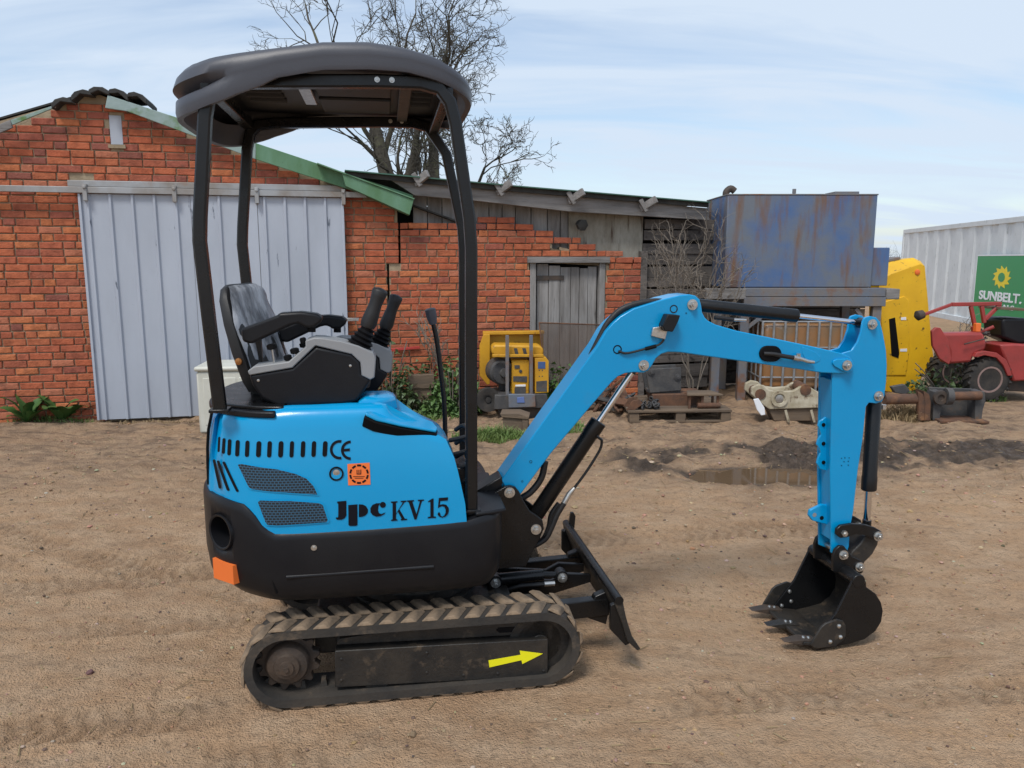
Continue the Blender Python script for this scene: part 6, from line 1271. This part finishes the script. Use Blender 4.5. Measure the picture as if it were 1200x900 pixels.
bush('nettle_clump', 'dark green weeds growing behind the yellow generator', 655, 8.25, 900, .22, .16, .50, M['leaf'])
bush('bramble', 'thin bramble growing under the tractor cultivator', 1112, 9.2, 700, .55, .3, .42, M['leaf2'])
def grass_patch(name, label, x, y, n, sx_, sy_, h, m_):
    c_ = gp(x, y, 0); mb = MB()
    for k in range(n):
        a_ = random.uniform(0, 6.28); r_ = random.random() ** .6; q_ = Vector((c_.x + math.cos(a_) * r_ * sx_, c_.y + math.sin(a_) * r_ * sy_, 0)); q_.z = ground_z(q_.x, q_.y) - .005; hh = h * random.uniform(.4, 1.1) * (1.1 - .6 * r_); d = Vector((random.uniform(-.6, .6), random.uniform(-.6, .6), 1)); s = Vector((random.uniform(-1, 1), random.uniform(-1, 1), 0)).normalized() * .005
        mb.add([q_ - s, q_ + s, q_ + d * hh * .6 + s * .7, q_ + d * hh * .6 - s * .7, q_ + d * hh + Vector((d.x, d.y, -.3)) * hh * .4], [(0, 1, 2, 3), (3, 2, 4)])
    tag(mb.build(name, m_, None, fix=False, smooth=0), label, 'grass', kind='stuff')
grass_patch('grass_tuft', 'bright green grass at the foot of the generator', 578, 514, 1500, .38, .22, .15, M['grass'])
grass_patch('grass_tuft', 'low green grass beside the wooden box and digger boom', 660, 506, 600, .30, .2, .10, M['grass'])
grass_patch('dead_grass', 'dry straw grass tangled round the rusty hitch frame', 1056, 489, 900, .35, .2, .22, M['straw'])
grass_patch('grass_tuft', 'grass and weeds growing under the cultivator', 1120, 466, 1500, .6, .35, .16, M['grass'])
grass_patch('grass_tuft', 'thin grass along the foot of the brick wall', 470, 490, 900, .8, .15, .10, M['grass'])
grass_patch('grass_tuft', 'ragged low grass along the brick wall beside the dock plants', 50, 494, 700, .55, .12, .09, M['grass'])
grass_patch('dead_grass', 'dry straw tufts along the foot of the corrugated door', 170, 493, 350, .6, .08, .06, M['straw'])
# loose timber at the wall
o, f = thing('timber_offcut', 'sawn timber offcut lying in the bramble by the wall', 'timber', 495, 8.25, R(8)); p0, p1 = f.uz(478, 440), f.uz(509, 455); mb = MB(); mb.box(p0[0], p1[0], 0, .12, p1[1], p0[1]); o.location.z = 0; mb.build('block', M['old_wood'], o, bevel=.004); mb = MB(); mb.box(p0[0] + .03, p1[0] - .03, .02, .1, 0, p1[1] - .002); mb.build('prop', M['old_wood'], o, bevel=.004)
o, f = thing('stake', 'upright pale wooden stake against the brick wall', 'stake', 539, 8.3, 0); mb = MB(); p0 = f.uz(536, 428); mb.box(p0[0] - .02, p0[0] + .02, 0, .04, 0, p0[1]); mb.prism([(p0[0] - .02, p0[1]), (p0[0] + .02, p0[1]), (p0[0], p0[1] + .03)], 0, .04); mb.build('post', M['old_wood'], o, bevel=.003)
# ---- bare trees and shrubs
def grow(mb, p_, d, L, r_, lev, rnd_, maxlev, spread, up, tw, tmin=.005):
    n = 4 if lev < 2 else 3; pts = [p_.copy()]; rs = [r_]; q_ = p_.copy(); dd = d.copy()
    for k in range(n):
        dd = (dd + Vector([rnd_.gauss(0, .16 + .05 * lev) for _ in range(3)]) + Vector((0, 0, up * (.12 if lev < 3 else .04)))).normalized(); q_ = q_ + dd * L / n; pts.append(q_.copy()); rs.append(r_ * (1 - .5 * (k + 1) / n))
    (mb if lev < 3 else tw).tube(pts, rs, 9 if lev == 0 else 6 if lev == 1 else 4 if lev < 4 else 3, cap=lev < 2)
    if lev >= maxlev: return
    kids = rnd_.randint(3, 4) if lev < 2 else rnd_.randint(2, 4)
    for k in range(kids):
        t = rnd_.uniform(.35 if lev else .7, 1.0) if k else 1.0; i = min(int(t * n), n - 1); a_ = pts[i].lerp(pts[i + 1], t * n - i) if t < 1 else pts[-1]
        ang = rnd_.uniform(.35, .95) * spread * (.5 if k == 0 else 1) * (.62 if lev < 2 else 1.0); axis = Vector([rnd_.gauss(0, 1) for _ in range(3)]).cross(dd).normalized(); nd = (Matrix.Rotation(ang, 3, axis) @ dd).normalized()
        grow(mb, a_, nd, L * (rnd_.uniform(.40, .52) if lev == 0 else rnd_.uniform(.52, .72)), max(rs[min(i + 1, n)] * (.72 if k == 0 else rnd_.uniform(.4, .6)), tmin if lev > 2 else tmin * 2), lev + 1, rnd_, maxlev, spread, up, tw, tmin)
def tree(name, label, x, Y, H0, r0, seed, stems, maxlev=6, spread=1.0, up=1.0, m1='bark', cat='tree', zb=0, tr=.004, group=None):
    p_ = at(x, 450, Y); o = empty(name, (p_.x, Y, 0)); tag(o, label, cat, group); rnd_ = random.Random(seed); mb = MB(); tw = MB()
    for dx, dy, dz, L, rr_ in stems: grow(mb, Vector((dx * .05, dy * .05, 0)), Vector((dx, dy, dz)).normalized(), L, rr_, 0, rnd_, maxlev, spread, up, tw, .0055 if cat == 'tree' else .0022)
    mb.build('trunk' if cat == 'tree' else 'stems', M[m1], o, fix=False, smooth=60); mb = tw.build('crown' if cat == 'tree' else 'twigs', M['bark'] if m1 == 'bark' else M['twig'], o, fix=False, smooth=0); tag(mb, kind='stuff')
tree('bare_tree', 'tall leafless tree with thick upright trunk behind the lean-to roof', 487, 16, 0, .2, 11, [(.02, 0, 1, 4.3, .25), (.10, .1, 1, 4.0, .2)], 6, .68, 1.4)
tree('bare_tree', 'leafless tree with leaning forked trunks behind the barn roof', 445, 16.5, 0, .2, 23, [(.07, 0, 1, 3.8, .20), (-.03, .1, 1, 3.5, .16)], 6, .55, 1.4)
tree('bare_tree', 'leafless tree with spreading branches, right of the upright trunk', 512, 15.5, 0, .2, 37, [(.04, 0, 1, 2.9, .18), (.12, 0, 1, 2.6, .14)], 6, .85, .75)
tree('bare_shrub', 'leafless twiggy shrub climbing beside the blue tank', 812, 8.85, 0, .02, 5, [(.10, -.05, 1, 1.15, .011), (-.16, 0, 1, 1.1, .009), (.22, -.1, 1, 1.0, .008), (-.05, 0, 1, 1.3, .010), (-.3, 0, 1, .9, .008), (.2, -.1, 1, .8, .007), (-.1, -.1, 1, .7, .006)], 4, .8, .9, 'twig', 'shrub')
tree('bare_shrub', 'small leafless sapling in front of the white container', 1126, 10.5, 0, .02, 9, [(0, 0, 1, .5, .008), (.25, 0, 1, .42, .007), (-.3, 0, 1, .4, .006)], 3, .7, .8, 'twig', 'shrub')
tree('bare_shrub', 'thin leafless stems rising from the bramble by the brick wall', 512, 8.4, 0, .02, 15, [(0.1, 0, 1, .6, .008), (.3, 0, 1, .55, .007), (-.2, 0, 1, .5, .006)], 3, .7, .8, 'twig', 'shrub')
o, f = thing('distant_hedge', 'dark leafless hedge far behind the blue tank', 'hedge', 1040, 34, 0); mb = MB(); rnd_ = random.Random(4)
for k in range(240):
    u = rnd_.uniform(-6, 9); p_ = Vector((u, rnd_.uniform(-.6, .6), 0)); grow(mb, p_, Vector((rnd_.uniform(-.3, .3), 0, 1)).normalized(), 1.25, .03, 3, rnd_, 5, .8, .8, mb)
tag(mb.build('hedge_mass', M['bark'], o, fix=False, smooth=0), kind='stuff')

# dead stalks and straw blown about the yard
mb = MB()
for k in range(900):
    x = random.uniform(-5, 5.5); y = random.uniform(4.8, 7.9) if k % 4 else random.uniform(1.6, 4.8); a_ = random.uniform(0, 3.14); L = random.uniform(.02, .09); d = Vector((math.cos(a_), math.sin(a_), 0)); s_ = Vector((-d.y, d.x, 0)) * random.uniform(.0012, .003)
    p0 = Vector((x, y, ground_z(x, y) + .004)); q_ = p0 + d * L; p1 = Vector((q_.x, q_.y, ground_z(q_.x, q_.y) + .005)); n_ = Vector((0, 0, .003))
    mb.add([p0 - s_, p0 + s_, p0 + n_, p1 - s_, p1 + s_, p1 + n_], [(0, 1, 4, 3), (1, 2, 5, 4), (2, 0, 3, 5)])
tag(mb.build('straw_litter', M['straw'], None, fix=False, smooth=0), 'dead straw and stalk litter strewn over the bare earth', 'litter', kind='stuff')
print('objects', len(bpy.data.objects))
